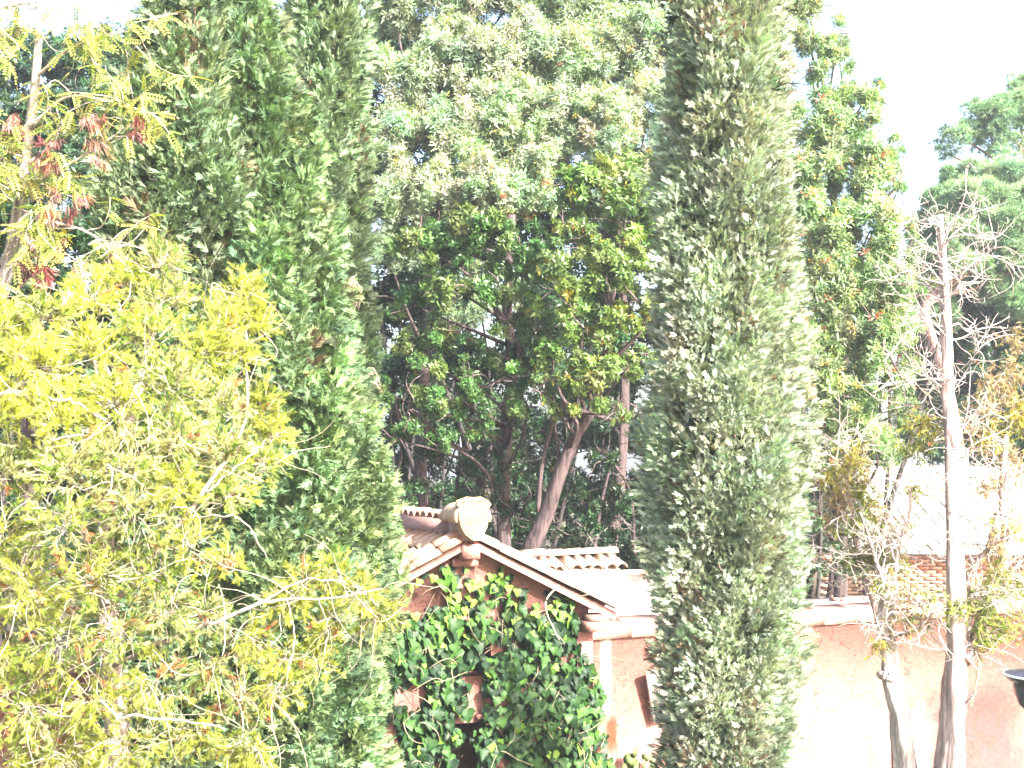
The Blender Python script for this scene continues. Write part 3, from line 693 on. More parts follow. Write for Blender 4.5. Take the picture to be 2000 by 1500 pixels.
# ------------------------------------------------------------------ golden juniper in the foreground
def golden():
    g = np.random.default_rng(77)
    YC = 11.6
    base = at(170, 1500, YC); t = thing('golden_juniper', 'sparse golden yellow juniper with bare curling twigs filling the lower left', 'tree', (base[0], YC, GZ))
    blobs = [(20, 640, 70, 11.5), (90, 620, 60, 11.3), (185, 590, 62, 11.8), (250, 560, 55, 12), (318, 520, 42, 12), (325, 590, 60, 11.9), (290, 660, 75, 11.5), (180, 690, 80, 11.2), (70, 720, 85, 11), (-20, 700, 80, 11.2),
             (470, 580, 48, 11.9), (430, 640, 55, 11.7), (490, 640, 38, 12), (400, 700, 70, 11.4), (460, 700, 45, 11.6), (330, 760, 85, 11), (220, 790, 80, 10.8), (110, 820, 85, 10.7), (0, 810, 80, 11),
             (430, 800, 60, 11.3), (505, 800, 55, 11.7), (530, 850, 42, 11.8), (515, 910, 38, 11.7), (440, 890, 60, 11.2), (350, 860, 70, 11), (250, 900, 80, 10.8), (130, 920, 85, 10.7), (20, 920, 80, 10.8),
             (440, 970, 48, 11.3), (350, 960, 65, 11), (260, 1000, 85, 10.8), (130, 1030, 90, 10.6), (10, 1040, 80, 10.7), (370, 1070, 60, 11), (300, 1120, 75, 10.9), (180, 1140, 85, 10.7), (50, 1150, 80, 10.6),
             (330, 1200, 65, 11), (230, 1240, 80, 10.9), (110, 1260, 85, 10.7), (0, 1280, 75, 10.8), (400, 1200, 50, 11.2), (400, 1300, 55, 11.1), (300, 1340, 75, 11), (180, 1370, 80, 10.9), (60, 1390, 80, 10.8), (380, 1430, 65, 11.2), (480, 1450, 50, 11.2), (250, 1470, 80, 11), (120, 1490, 80, 10.9), (0, 1500, 70, 10.8), (470, 1360, 38, 11.3),
             (590, 1140, 40, 11.4), (650, 1130, 35, 11.4), (700, 1160, 35, 11.3), (735, 1200, 22, 11.3), (560, 1180, 30, 11.4), (640, 1220, 28, 11.4), (500, 1250, 45, 11.3), (560, 1280, 35, 11.4), (620, 1300, 30, 11.4), (540, 1350, 38, 11.4), (440, 1100, 28, 11.3), (500, 1480, 45, 11.3), (60, 1330, 80, 11.2), (20, 1220, 75, 11.2), (160, 1440, 80, 11.3), (90, 1450, 80, 11.3), (30, 1090, 80, 11.3), (120, 1180, 80, 11.3), (220, 1080, 70, 11.3)]
    mb = MB(); tw = MB(); stems = []
    base_c = [(.42, .47, .06), (.48, .51, .10), (.33, .41, .06), (.21, .30, .06), (.47, .48, .20)]
    for bi, (px, py, rp_, Y) in enumerate(blobs):
        c = at(px, py, Y); r = max(rp_ - 24, rp_ * .55) * Y / F
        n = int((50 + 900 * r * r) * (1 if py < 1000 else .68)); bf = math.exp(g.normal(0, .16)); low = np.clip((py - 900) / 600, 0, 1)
        dd = nrm(g.normal(size=(n, 3)) + [0, -.4, .15]); p0 = c + dd * (r * g.uniform(.05, .95, (n, 1)))
        d0 = dd * .8 + g.normal(0, .35, (n, 3)) + [0, -.1, .55 * (1 - low) - .35 * low]
        L = g.uniform(.13, .26, n); K = 6
        P = walks(p0, d0, L, K, .22, -.05 - .10 * low, g)
        tubes(tw, P, np.linspace(.0045, .002, K)[None] * np.ones((n, 1)), 3, jitter((.34, .29, .22), n, g, .25, .04), cap=False)
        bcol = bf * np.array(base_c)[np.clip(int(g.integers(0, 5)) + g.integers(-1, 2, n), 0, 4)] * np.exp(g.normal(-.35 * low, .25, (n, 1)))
        o_ = g.random(n) < (.015 + .05 * low); bcol[o_] = np.array([.38, .16, .06]) * np.exp(g.normal(0, .25, (o_.sum(), 1)))
        bare = g.random(n) < .13
        sel = ~bare; Ps = P[sel]; bs = bcol[sel]; ns = len(Ps)
        for k in range(5):
            m_ = 3; ti = g.uniform(.25, 1, (ns, m_)) * (K - 1); i0 = np.minimum(ti.astype(int), K - 2); fr = (ti - i0)[..., None]
            a = np.take_along_axis(Ps, i0[..., None].repeat(3, -1), 1); b = np.take_along_axis(Ps, (i0 + 1)[..., None].repeat(3, -1), 1)
            pos = (a * (1 - fr) + b * fr).reshape(-1, 3); dr = nrm(b - a).reshape(-1, 3) + g.normal(0, .5, (ns * m_, 3)) + [0, 0, .1]
            N = len(pos); cc = np.repeat(bs, m_, 0) * np.exp(g.normal(0, .15, (N, 1)))
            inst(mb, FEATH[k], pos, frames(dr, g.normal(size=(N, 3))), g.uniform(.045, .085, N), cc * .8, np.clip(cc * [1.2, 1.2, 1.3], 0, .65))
        stems.append((c, r))
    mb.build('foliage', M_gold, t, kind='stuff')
    # long bare curling twigs
    n = 380; bi = g.integers(0, len(blobs), n); c = np.array([stems[i][0] for i in bi]); r = np.array([stems[i][1] for i in bi])
    p0 = c + g.normal(size=(n, 3)) * (r * .5)[:, None] + [0, -.12, 0]
    P = walks(p0, g.normal(size=(n, 3)) * [1, .5, .8], g.uniform(.3, .95, n), 12, .30, -.04, g, .75)
    tubes(tw, P, (np.linspace(1, .4, 12)[None] * g.uniform(.0018, .0050, (n, 1))), 4, jitter((.34, .29, .23), n, g, .35, .03), cap=False)
    tw.build('twigs', M_twig, t, kind='stuff')
    def limb(pts, r0, r1, name='branch', n=24, col=(.36, .29, .25), sides=12, fl=.16):
        q = MB(); P = spline([at(*p) for p in pts], n); P[1:-1] += g.normal(0, .010, (n - 2, 3)); tubes(q, P, np.linspace(r0, r1, n) * .68, sides, col, flute=fl, seed=int(g.integers(99))); return q.build(name, M_bark, t, smooth=True)
    q = MB(); P = spline([(base[0] + .3, YC + .2, GZ), at(230, 1700, 11.8), at(225, 1400, 11.7), at(205, 1150, 11.6), at(215, 960, 11.5), at(245, 850, 11.5), at(285, 700, 11.7), at(318, 560, 11.9)], 40)
    tubes(q, P, np.linspace(.13, .02, 40), 14, (.34, .27, .24), flute=.2, seed=4); q.build('trunk', M_bark, t, smooth=True)
    limb([(205, 1150, 11.6), (150, 1020, 11.3), (135, 960, 11), (165, 880, 10.9), (190, 790, 11), (180, 640, 11.4)], .06, .012)
    limb([(215, 960, 11.5), (225, 900, 11), (240, 860, 10.8), (225, 760, 10.9), (200, 700, 11)], .05, .015)
    limb([(205, 1000, 11.5), (100, 860, 10.9), (40, 770, 10.6), (-80, 800, 10.5)], .03, .012)
    limb([(330, 1010, 11.3), (420, 1010, 10.9), (480, 1020, 11), (520, 1090, 11)], .016, .006, col=(.32, .28, .23))
    limb([(-20, 775, 10.6), (60, 770, 10.5), (140, 785, 10.5), (200, 820, 10.7), (240, 860, 10.9)], .016, .014, col=(.36, .31, .26))
    limb([(60, 850, 10.6), (110, 858, 10.5), (150, 850, 10.5), (170, 840, 10.6)], .014, .012, col=(.36, .31, .26))
    limb([(220, 1300, 11.6), (330, 1250, 11.2), (420, 1220, 10.9), (500, 1180, 10.9), (560, 1170, 11), (680, 1165, 11), (745, 1150, 11)], .034, .008, col=(.34, .28, .23))
    limb([(500, 1180, 10.9), (560, 1150, 11), (620, 1130, 11.1), (700, 1150, 11.2), (740, 1185, 11.2)], .014, .006, col=(.32, .28, .23))
    limb([(215, 1500, 11.6), (180, 1370, 10.9), (230, 1395, 10.7), (290, 1402, 10.7), (370, 1410, 10.9), (440, 1425, 11)], .02, .008, col=(.32, .27, .23))
    limb([(560, 1170, 10.95), (575, 1240, 10.9), (560, 1320, 10.9), (545, 1380, 10.9)], .007, .004, col=(.32, .28, .23))
    limb([(620, 1170, 10.95), (640, 1230, 10.9), (630, 1300, 10.9)], .007, .004, col=(.32, .28, .23))
    limb([(205, 1200, 11.6), (300, 1080, 11.1), (400, 960, 11), (480, 820, 11.4), (480, 640, 11.8)], .045, .010)
    limb([(400, 960, 11), (480, 900, 11.2), (520, 860, 11.5)], .015, .006)
    return t
golden()

# ------------------------------------------------------------------ broad leaved trees
def crown(blobs, g, T, leaf, dens, cols, tip, parent=None, name='crown', sub=.42, up=.6, red=.004, yel=.03, label=None):
    """blobs: (px, py, r px, Y): many small leaf clumps on each blob's shell, repeated by geometry nodes"""
    SC_, SR, CB = [], [], []
    for b in blobs:
        px, py, rp_, Y = b[:4]; c = at(px, py, Y); r = rp_ * Y / F
        ns = max(5, int(26 * (r / .9) ** 2)); dd = nrm(g.normal(size=(ns, 3)) + [0, -.45, .1]); SC_.append(c + dd * r * g.uniform(.45, .95, (ns, 1)) * [1, .8, 1])
        SR.append(r * sub * g.uniform(.6, 1.2, ns) / max(1, (r / .9)) ** .5); CB.append(jitter(np.array(cols)[g.integers(0, len(cols), ns)], ns, g, .22, .07))
    pos, sr, cb = np.concatenate(SC_), np.concatenate(SR), np.concatenate(CB); ms = sr.mean(); per = max(6, int(dens * ms ** 2)); TT = []
    base = np.array(cols).mean(0)
    for k in range(10):
        q = MB(); n = per; e = nrm(g.normal(size=(n, 3)) + [.05, -.35, up * .8]); pp = e * g.uniform(.35, 1.05, (n, 1)); d = e + g.normal(0, .35, (n, 3)) + [0, 0, .25]
        cc = np.ones((n, 3)) * np.exp(g.normal(0, .2, (n, 1))); y = g.random(n) < yel; cc[y] = np.array([.30, .24, .04]) / base; rd = g.random(n) < red; cc[rd] = np.array([.42, .08, .05]) / base
        ki = g.integers(0, len(T), n)
        for a in range(len(T)):
            m_ = ki == a
            if m_.sum(): inst(q, T[a], pp[m_], frames(d[m_], g.normal(size=(m_.sum(), 3))), leaf / ms * g.uniform(.7, 1.25, m_.sum()), cc[m_] * .85, cc[m_] * np.array(tip))
        TT.append(q)
    N = len(pos); a = g.uniform(-.7, .7, N); Rm = np.zeros((N, 3, 3)); Rm[:, 0, 0] = np.cos(a); Rm[:, 0, 1] = -np.sin(a); Rm[:, 1, 0] = np.sin(a); Rm[:, 1, 1] = np.cos(a); Rm[:, 2, 2] = 1
    return clumps(name, TT, pos, Rm, sr, cb, M_canopy, parent, g, label)
def branches(q, g, trunkpts, blobs, r0, col=(.2, .16, .15), n_tw=6):
    """limbs from the trunk to every blob, with finer twigs in it"""
    P = np.array(trunkpts)
    for b in blobs:
        c = at(*b[:2], b[3]); i = int(np.clip(np.argmin(np.linalg.norm(P - c, axis=1)) - g.integers(2, 6), 0, len(P) - 2)); a = P[i]
        m_ = (a + c) / 2 + g.normal(0, .25, 3); L = spline([a, m_, c], 9); tubes(q, L, np.linspace(r0, r0 * .3, 9), 6, col)
        r = b[2] * b[3] / F; nn = n_tw
        T_ = walks(np.repeat(c[None], nn, 0) + g.normal(0, r * .2, (nn, 3)), g.normal(size=(nn, 3)) + [0, -.4, .3], r * g.uniform(.8, 1.4, nn), 8, .22, 0, g); tubes(q, T_, np.linspace(.014, .004, 8)[None] * np.ones((nn, 1)), 3, np.array(col) * 1.8, cap=False)

def broad_tree(label, trunk, tr, blobs, seed, T, leaf, dens, cols, tip, extra_trunks=(), up=.6, bcol=(.075, .055, .055), red=.004, yel=.03, group='broad leaved evergreens behind the portal', name='broadleaf_tree', ntw=6, sub=.42):
    g = np.random.default_rng(seed); P = spline([np.array(at(*p)) for p in trunk], 30)
    P = np.vstack([[P[0][0], P[0][1], GZ], P]) if P[0][2] > GZ + .2 else P
    t = thing(name, label, 'tree', (P[0][0], P[0][1], GZ), group)
    q = MB(); tubes(q, P, np.linspace(tr, tr * .45, len(P)), 12, bcol, flute=.12, seed=seed); q.build('trunk', M_bark, t, smooth=True)
    for e, er in extra_trunks:
        q = MB(); E = spline([np.array(at(*p)) for p in e], 20); tubes(q, E, np.linspace(er, er * .5, 20), 9, bcol, flute=.1, seed=seed + 1); q.build('branch', M_bark, t, smooth=True)
    q = MB(); branches(q, g, P, blobs, tr * .3, np.array(bcol) * 1.1, ntw); q.build('limbs', M_bark, t)
    crown(blobs, g, T, leaf, dens, cols, tip, t, up=up, red=red, yel=yel, sub=sub)
    return t
MG = [(.12, .19, .045), (.10, .165, .04), (.15, .21, .05), (.08, .145, .04)]
MD_shade = [(.022, .055, .022), (.030, .068, .024), (.016, .042, .020)]  # leaves darkened so the colour itself carries the shade under the trees
MT_glare = [(.25, .32, .21), (.21, .29, .19), (.28, .33, .23)]  # pale bluish wash of the glare over the treetops, put into leaf colour
# nearest tree: the leaning trunk above the hut roof
broad_tree('evergreen with a bare trunk leaning right above the hut roof', [(1035, 1075, 25.5), (1065, 1010, 25.5), (1095, 920, 25.4), (1130, 840, 25.3), (1160, 790, 25.2), (1190, 650, 25), (1180, 450, 25)], .17,
           [(1080, 720, 60, 24.6), (1170, 740, 62, 24.6), (1240, 700, 50, 24.8), (1140, 640, 60, 24.4), (1230, 600, 62, 24.4), (1090, 560, 65, 24.2), (1180, 520, 70, 24.2), (1260, 500, 60, 24.4), (1120, 470, 55, 24.3), (1230, 420, 70, 24.5), (1250, 800, 40, 24.8), (1100, 800, 34, 24.7), (1200, 810, 34, 24.7), (1060, 760, 36, 24.7), (1150, 360, 70, 24.8), (1260, 330, 60, 25)],
           201, ROS, .105, 700, MG, (1.3, 1.3, 1.2), [([(1050, 1000, 25.5), (1060, 900, 25.4), (1078, 830, 25.3), (1080, 760, 25.1)], .05), ([(1070, 960, 25.5), (1090, 900, 25.5), (1080, 800, 25.4)], .04)], red=.012)
broad_tree('leafy evergreen with a low shelf of glossy leaves left of the leaning trunk', [(985, 1040, 27), (985, 900, 27), (1000, 720, 27), (990, 600, 27), (1000, 420, 27)], .16,
           [(740, 760, 45, 25.4), (910, 740, 45, 25.1), (1000, 740, 45, 25.1), (840, 730, 45, 25.2), (800, 800, 48, 25.4), (880, 790, 50, 25.3), (960, 800, 45, 25.3), (1030, 790, 42, 25.2), (780, 860, 35, 25.6), (860, 860, 32, 25.4), (940, 850, 30, 25.4), (800, 680, 45, 25.6), (870, 640, 50, 25.2), (950, 690, 38, 25.4), (1000, 650, 42, 25.2), (790, 590, 50, 25.5), (880, 560, 55, 25), (970, 560, 60, 24.9), (1050, 640, 38, 25), (1020, 480, 62, 24.8), (920, 470, 66, 24.8), (820, 480, 66, 25)],
           202, ROS, .11, 700, [(.06, .13, .035), (.045, .105, .03), (.10, .155, .045)], (1.3, 1.3, 1.2), [([(930, 1040, 27.5), (940, 940, 27.5), (950, 860, 27.4)], .12)], red=.008)
broad_tree('taller evergreen with fine upper foliage tinted pale as glare, right of the slim cypress', [(825, 1040, 29), (822, 900, 29), (830, 700, 29), (850, 400, 29), (860, 150, 29)], .16,
           [(770, 400, 70, 28), (860, 380, 75, 27.6), (950, 360, 80, 27.4), (1050, 350, 75, 27.6), (790, 280, 75, 28.4), (890, 260, 80, 28), (990, 240, 85, 28), (1090, 240, 75, 28.2), (800, 150, 80, 29), (900, 120, 85, 28.8), (1000, 110, 90, 28.8), (790, 20, 80, 29.6), (900, -10, 90, 29.4), (1010, -20, 90, 29.4), (760, 500, 55, 28), (960, 560, 60, 28.4), (880, 600, 60, 28.4), (960, 200, 70, 28.6)],
           203, LAN, .115, 700, MT_glare, (1.35, 1.35, 1.25), [([(790, 1000, 29), (830, 860, 28.6), (825, 740, 28.4)], .06)])
broad_tree('taller evergreen with fine upper foliage tinted pale as glare, left of the grey green cypress', [(1190, 1090, 30), (1210, 950, 30), (1220, 700, 30), (1200, 300, 30), (1180, 80, 30)], .14,
           [(1180, 250, 80, 28), (1260, 200, 75, 28.4), (1120, 130, 85, 28.8), (1220, 90, 90, 29), (1100, 0, 90, 29.5), (1210, -30, 90, 29.6), (1290, 20, 80, 29.6), (1290, 330, 60, 28.6), (1300, 120, 70, 29.5), (1200, 380, 60, 28.6), (1130, 320, 60, 28.6)],
           204, LAN, .115, 700, MT_glare, (1.35, 1.35, 1.25), [([(1160, 1080, 29), (1175, 980, 29), (1200, 880, 29)], .05), ([(1240, 1085, 29), (1230, 960, 29), (1180, 880, 29)], .035)])
broad_tree('laurel thicket with leaves darkened as the deep shade below the canopy, above the portal roof', [(880, 1090, 28), (885, 1000, 28), (900, 900, 28)], .07,
           [(770, 930, 45, 26.4), (840, 950, 42, 26.4), (905, 920, 40, 26.4), (960, 960, 38, 26.5), (1010, 900, 36, 26.5), (1030, 980, 34, 26.6), (870, 1010, 40, 26.6), (790, 1010, 40, 26.6), (940, 1030, 36, 26.6), (1120, 960, 42, 26.6), (1180, 900, 44, 26.6), (1190, 990, 44, 26.6), (1240, 940, 40, 26.5), (1240, 1040, 44, 26.6), (1150, 1040, 40, 26.6), (1250, 860, 38, 26.4), (1090, 1030, 32, 26.6), (1200, 820, 40, 26.5), (1020, 830, 36, 26.5), (760, 860, 40, 26.5), (900, 720, 60, 26.8), (1050, 700, 60, 26.8), (780, 740, 60, 26.8), (1180, 700, 60, 26.8), (850, 890, 45, 26.6), (960, 900, 45, 26.6), (1000, 1000, 40, 26.7), (830, 1040, 45, 26.7), (1220, 980, 45, 26.6), (900, 980, 45, 26.7), (1110, 880, 40, 26.8)], 209, ROS, .11, 520, MD_shade, (1.3, 1.3, 1.2), bcol=(.06, .05, .05), ntw=9, yel=.01)
# right hand tree with slender drooping leaves
broad_tree('fine leaved tree with drooping foliage between the grey cypress and the bare juniper', [(1640, 1100, 30), (1650, 800, 30), (1640, 500, 30), (1610, 250, 30)], .16,
           [(1600, 860, 55, 28.4), (1690, 850, 58, 28.2), (1640, 770, 70, 28), (1720, 760, 55, 28), (1600, 670, 70, 28), (1700, 670, 75, 27.8), (1620, 560, 75, 28), (1720, 560, 75, 28), (1600, 450, 75, 28.2), (1700, 450, 75, 28.2), (1780, 500, 45, 28.4), (1590, 340, 75, 28.6), (1690, 340, 75, 28.6), (1590, 230, 75, 29), (1670, 230, 65, 29.2), (1580, 120, 65, 29.4), (1640, 120, 45, 29.5), (1570, 20, 60, 29.8), (1750, 380, 40, 28.8), (1560, -50, 50, 30), (1740, 860, 50, 28.2), (1770, 800, 45, 28.2), (1765, 700, 45, 28), (1780, 620, 40, 28), (1640, 900, 50, 28.3), (1600, 930, 40, 28.4), (1775, 440, 35, 28.6), (1800, 560, 36, 28.6), (1740, 290, 34, 29), (1700, 180, 34, 29.3), (1640, 60, 34, 29.6)],
           205, LAN, .12, 750, [(.16, .25, .10), (.14, .22, .10), (.19, .27, .13)], (1.35, 1.35, 1.25), [([(1700, 640, 27.3), (1740, 700, 27.2), (1770, 760, 27.2)], .035)], up=-.1, yel=.05, group=None)
# dark shrub over the terrace roof
broad_tree('dark round shrub behind the terrace roof at the foot of the grey cypress', [(1620, 1160, 28.5), (1625, 1110, 28.5), (1630, 1070, 28.5)], .06,
           [(1600, 1090, 40, 28), (1650, 1100, 38, 28), (1590, 1020, 40, 28.4), (1640, 1040, 36, 28.4), (1690, 1120, 25, 28), (1590, 950, 40, 28.8), (1650, 970, 35, 29)], 206, ROS, .11, 380, [(.035, .075, .03), (.05, .095, .035)], (1.3, 1.3, 1.2), group=None, name='shrub')
# left background trees
broad_tree('leafy tree with leaves darkened as shade behind the red podded locust', [(60, 1100, 21), (50, 700, 21), (40, 300, 21)], .16,
           [(40, 400, 80, 20), (130, 480, 80, 20.4), (-20, 540, 80, 20), (90, 600, 80, 20.2), (190, 640, 70, 20.5), (170, 380, 60, 21), (30, 260, 80, 21), (140, 220, 70, 21.5), (20, 700, 80, 20), (150, 730, 80, 20), (240, 780, 70, 20)], 207, ROS, .12, 300, MD_shade, (1.3, 1.3, 1.2), group=None)

# far hedge belt behind everything: one closed mass with chinks of sky
g = np.random.default_rng(301); mb = MB()
blobs = []
for x in range(-150, 1720, 105):
    top = 120 if x < 1300 else 520
    for y in range(top, 1200, 120):
        blobs.append((x + g.uniform(-30, 30), y + g.uniform(-30, 30), 78, 33 + g.uniform(-1, 1)))
crown(blobs, g, ROS, .17, 120, MD_shade, (1.3, 1.3, 1.2), name='tree_belt', sub=.5, yel=0, red=0, label='evergreen belt with leaves darkened as shade, closing the view behind the garden trees')
q = MB(); n = 60; xs = g.uniform(-14, 9, n); P = walks(np.stack([xs, 32 + g.normal(0, .6, n), np.full(n, GZ)], -1), np.array([[0, 0, 1.]]) + g.normal(0, .08, (n, 3)), 9.5, 12, .05, .05, g)
tubes(q, P, np.linspace(.09, .03, 12)[None] * g.uniform(.5, 1.3, (n, 1)), 6, (.05, .042, .042)); o = q.build('tree_belt_stems', M_bark, kind='stuff'); o['label'] = 'thin dark stems standing in the evergreen belt'

# ------------------------------------------------------------------ umbrella pine, far right
def pine(label, trunk, tr, blobs, seed, Yt, cols, ts=.2, dens=520, col=(.30, .17, .14)):
    g = np.random.default_rng(seed); P = spline([np.array(at(*p)) for p in trunk], 26); P = np.vstack([[P[0][0], P[0][1], GZ], P])
    t = thing('umbrella_pine', label, 'tree', P[0], 'umbrella pines beyond the house')
    q = MB(); tubes(q, P, np.linspace(tr, tr * .5, len(P)), 14, col, flute=.12, seed=seed); q.build('trunk', M_bark, t, smooth=True)
    q = MB()
    for b in blobs:
        c = at(*b[:2], b[3]); a = P[int(g.integers(len(P) - 8, len(P)))]; L = spline([a, (a + c) / 2 + g.normal(0, .3, 3), c], 10); tubes(q, L, np.linspace(tr * .35, tr * .1, 10), 6, col)
    q.build('limbs', M_bark, t)
    SC_, SR, CB = [], [], []
    for px, py, rp_, Y in blobs:
        c = at(px, py, Y); r = rp_ * Y / F; ns = max(12, int(12 * r * r)); dd = nrm(g.normal(size=(ns, 3)) + [0, -.3, .3]); SC_.append(c + dd * r * g.uniform(.4, 1.1, (ns, 1)) * [1, 1, .6])
        SR.append(r * .34 * g.uniform(.6, 1.25, ns)); CB.append(jitter(np.array(cols)[g.integers(0, len(cols), ns)], ns, g, .18, .05))
    pos, sr, cb = np.concatenate(SC_), np.concatenate(SR), np.concatenate(CB); TT = []
    for k in range(8):
        q = MB(); n = int(85 * dens / 520); e = nrm(g.normal(size=(n, 3)) + [0, -.2, .5]); c = np.ones((n, 3)) * np.exp(g.normal(0, .15, (n, 1)))
        inst(q, PINE_T[k % 3], e * g.uniform(.45, 1.1, (n, 1)) * [1, 1, .7], frames(e + g.normal(0, .4, (n, 3)) + [0, 0, .3], g.normal(size=(n, 3))), ts / sr.mean() * g.uniform(.7, 1.3, n), c * .8, c * 1.3); TT.append(q)
    N = len(pos); a = g.uniform(-3, 3, N); Rm = np.zeros((N, 3, 3)); Rm[:, 0, 0] = np.cos(a); Rm[:, 0, 1] = -np.sin(a); Rm[:, 1, 0] = np.sin(a); Rm[:, 1, 1] = np.cos(a); Rm[:, 2, 2] = 1
    clumps('crown', TT, pos, Rm, sr, cb, M_pinec, t, g)
PC = [(.18, .29, .15), (.20, .31, .16), (.15, .26, .14)]
pine('pine with a leaning reddish trunk and bright layered crown behind the bare juniper', [(1880, 1000, 42), (1868, 850, 42), (1840, 720, 42), (1805, 610, 42), (1840, 560, 42), (1905, 500, 42)], .22,
     [(1850, 440, 55, 42), (1910, 400, 60, 42), (1970, 440, 60, 42), (1990, 360, 60, 43), (1880, 350, 45, 43), (1940, 480, 50, 41.5), (2040, 420, 60, 42), (1890, 520, 40, 41.5), (1975, 530, 45, 41.5), (1810, 480, 40, 42.5), (1830, 400, 40, 42.5), (1930, 350, 50, 43), (2000, 490, 55, 42), (1840, 560, 40, 42.6), (1930, 560, 50, 42.6), (1980, 600, 50, 42.6), (1870, 470, 55, 42), (1850, 500, 50, 41.8), (1900, 450, 60, 41.8), (1800, 540, 35, 42.4), (1820, 440, 45, 42.4), (1960, 400, 60, 42), (1800, 440, 35, 43), (1790, 520, 40, 43), (1770, 580, 40, 43), (1850, 380, 40, 43), (1830, 610, 45, 43)], 401, 42, PC)
pine('distant pale pine crown against the white sky at the right edge', [(2060, 900, 72), (2050, 600, 72), (2030, 350, 72)], .4,
     [(1880, 270, 45, 70), (1930, 240, 55, 70), (1990, 210, 60, 70), (1960, 290, 45, 70), (2040, 190, 60, 72), (1850, 300, 25, 70), (2000, 170, 40, 71), (2060, 270, 60, 72), (1905, 210, 30, 71)], 402, 72, PC, ts=.26, dens=260)
broad_tree('blue green tree with leaves darkened as shade under the pines, behind the bare juniper', [(1930, 1000, 46), (1930, 850, 46), (1930, 700, 46)], .2,
           [(1880, 640, 50, 44), (1940, 600, 60, 44), (2000, 640, 60, 44), (1890, 720, 50, 44), (1960, 730, 60, 44), (1860, 800, 50, 44.5), (1930, 830, 60, 44.5), (2000, 830, 60, 44.5), (1800, 840, 50, 44.5), (1740, 870, 40, 45), (2020, 740, 50, 44), (1830, 880, 40, 44), (1900, 890, 40, 44), (1990, 900, 40, 44), (1780, 760, 45, 45), (1830, 600, 50, 45), (1800, 680, 50, 45), (1900, 560, 60, 45), (1980, 560, 60, 45), (1850, 700, 60, 45.4), (1850, 760, 60, 45)], 208, ROS, .2, 260, MD_shade, (1.3, 1.3, 1.2), group=None)

# ------------------------------------------------------------------ brick house with pale roof
hp = at(1850, 1100, 32); house = thing('brick_house', 'low orange brick house with a pale tiled roof seen over the terrace', 'house', (hp[0], 32, GZ))
hx0, hx1 = at(1600, 1100, 32)[0], at(2150, 1100, 32)[0]; zt = at(1800, 1083, 32)[2]
mb = MB(); box(mb, ((hx0 + hx1) / 2, 34.03, (zt - .02 + GZ) / 2), ((hx1 - hx0) / 2, 2.0, (zt - .02 - GZ) / 2), col=(.38, .30, .25)); mb.build('wall', M_mortar, house)
bm = []
for c in ((.42, .20, .13), (.46, .24, .16), (.38, .17, .11), (.50, .30, .20)):
    q = MB(); box(q, (0, 0, 0), (.145, .03, .034), col=c); bm.append(q.mesh('brick', M_brick))
row = 0; z = zt - .04
while row < 13:
    x = hx0 + .15 + (row % 2) * .155
    while x < at(2010, 1100, 32)[0]:
        o = bpy.data.objects.new('brick', random.choice(bm)); COL.objects.link(o); o.parent = house; o.matrix_parent_inverse = house.matrix_basis.inverted()
        o.location = (x, 32.012 + random.uniform(-.005, .005), z - .04); x += .31
    z -= .083; row += 1
q = MB(); zr0, zr1 = zt + .05, at(1800, 922, 37)[2]; rx0, rx1 = at(1665, 1100, 32)[0], hx1
yy0, yy1 = 31.6, 37.0; nr = 14
for r_ in range(nr):
    y0 = yy0 + (yy1 - yy0) * r_ / nr; z0 = zr0 + (zr1 - zr0) * r_ / nr; y1 = yy0 + (yy1 - yy0) * (r_ + 1) / nr; z1 = zr0 + (zr1 - zr0) * (r_ + 1) / nr
    x = rx0
    while x < rx1:
        w = .30; dz = random.uniform(0.01, .045)
        v = [(x, y0, z0 + .05 + dz), (x + w - .03, y0, z0 + .05 + dz), (x + w - .03, y1 + .1, z1 + .035 + dz), (x, y1 + .1, z1 + .035 + dz), (x, y0, z0), (x + w - .03, y0, z0), (x + w / 2 - .015, y0 - .01, z0 + .09 + dz), (x + w / 2 - .015, y1 + .1, z1 + .07 + dz)]
        c = np.array((.29, .265, .24)) * random.uniform(.9, 1.08)
        q.add(v, [[0, 6, 7], [0, 7, 3], [6, 1, 2], [6, 2, 7], [4, 5, 1], [4, 1, 0], [0, 1, 6]], c); x += w
ro = q.build('roof_tiles', M_tile, house, kind='stuff')
q = MB(); prism(q, [(yy0 + .02, zr0 - .03), (yy1, zr1 - .03), (yy1, zr0 - .8), (32.5, zr0 - .03 - .02)], (rx0 + .01, rx1 - .01), lambda a, b, c: (c, a, b), (.5, .45, .4)); q.build('roof_deck', M_mortar, house)
q = MB(); box(q, ((rx0 + rx1) / 2, yy0 - .03, zr0 - .01), ((rx1 - rx0) / 2, .04, .035), col=(.16, .14, .14)); q.build('gutter', M_wood, house)
for k in range(20):
    q = MB() if k == 0 else q
    if k == 0:
        tubes(q, np.array([(0, 0, 0), (.2, 0, 0), (.44, 0, 0)]), np.array([.11, .115, .12]), 8, (.6, .55, .5)); rm = q.mesh('ridge_tile', M_tile, True)
    o = bpy.data.objects.new('ridge_tile', rm); COL.objects.link(o); o.parent = house; o.matrix_parent_inverse = house.matrix_basis.inverted(); o.location = (rx0 + k * .42, yy1 + .02, zr1 + .04)
    if rx0 + k * .42 > rx1 - .4: break

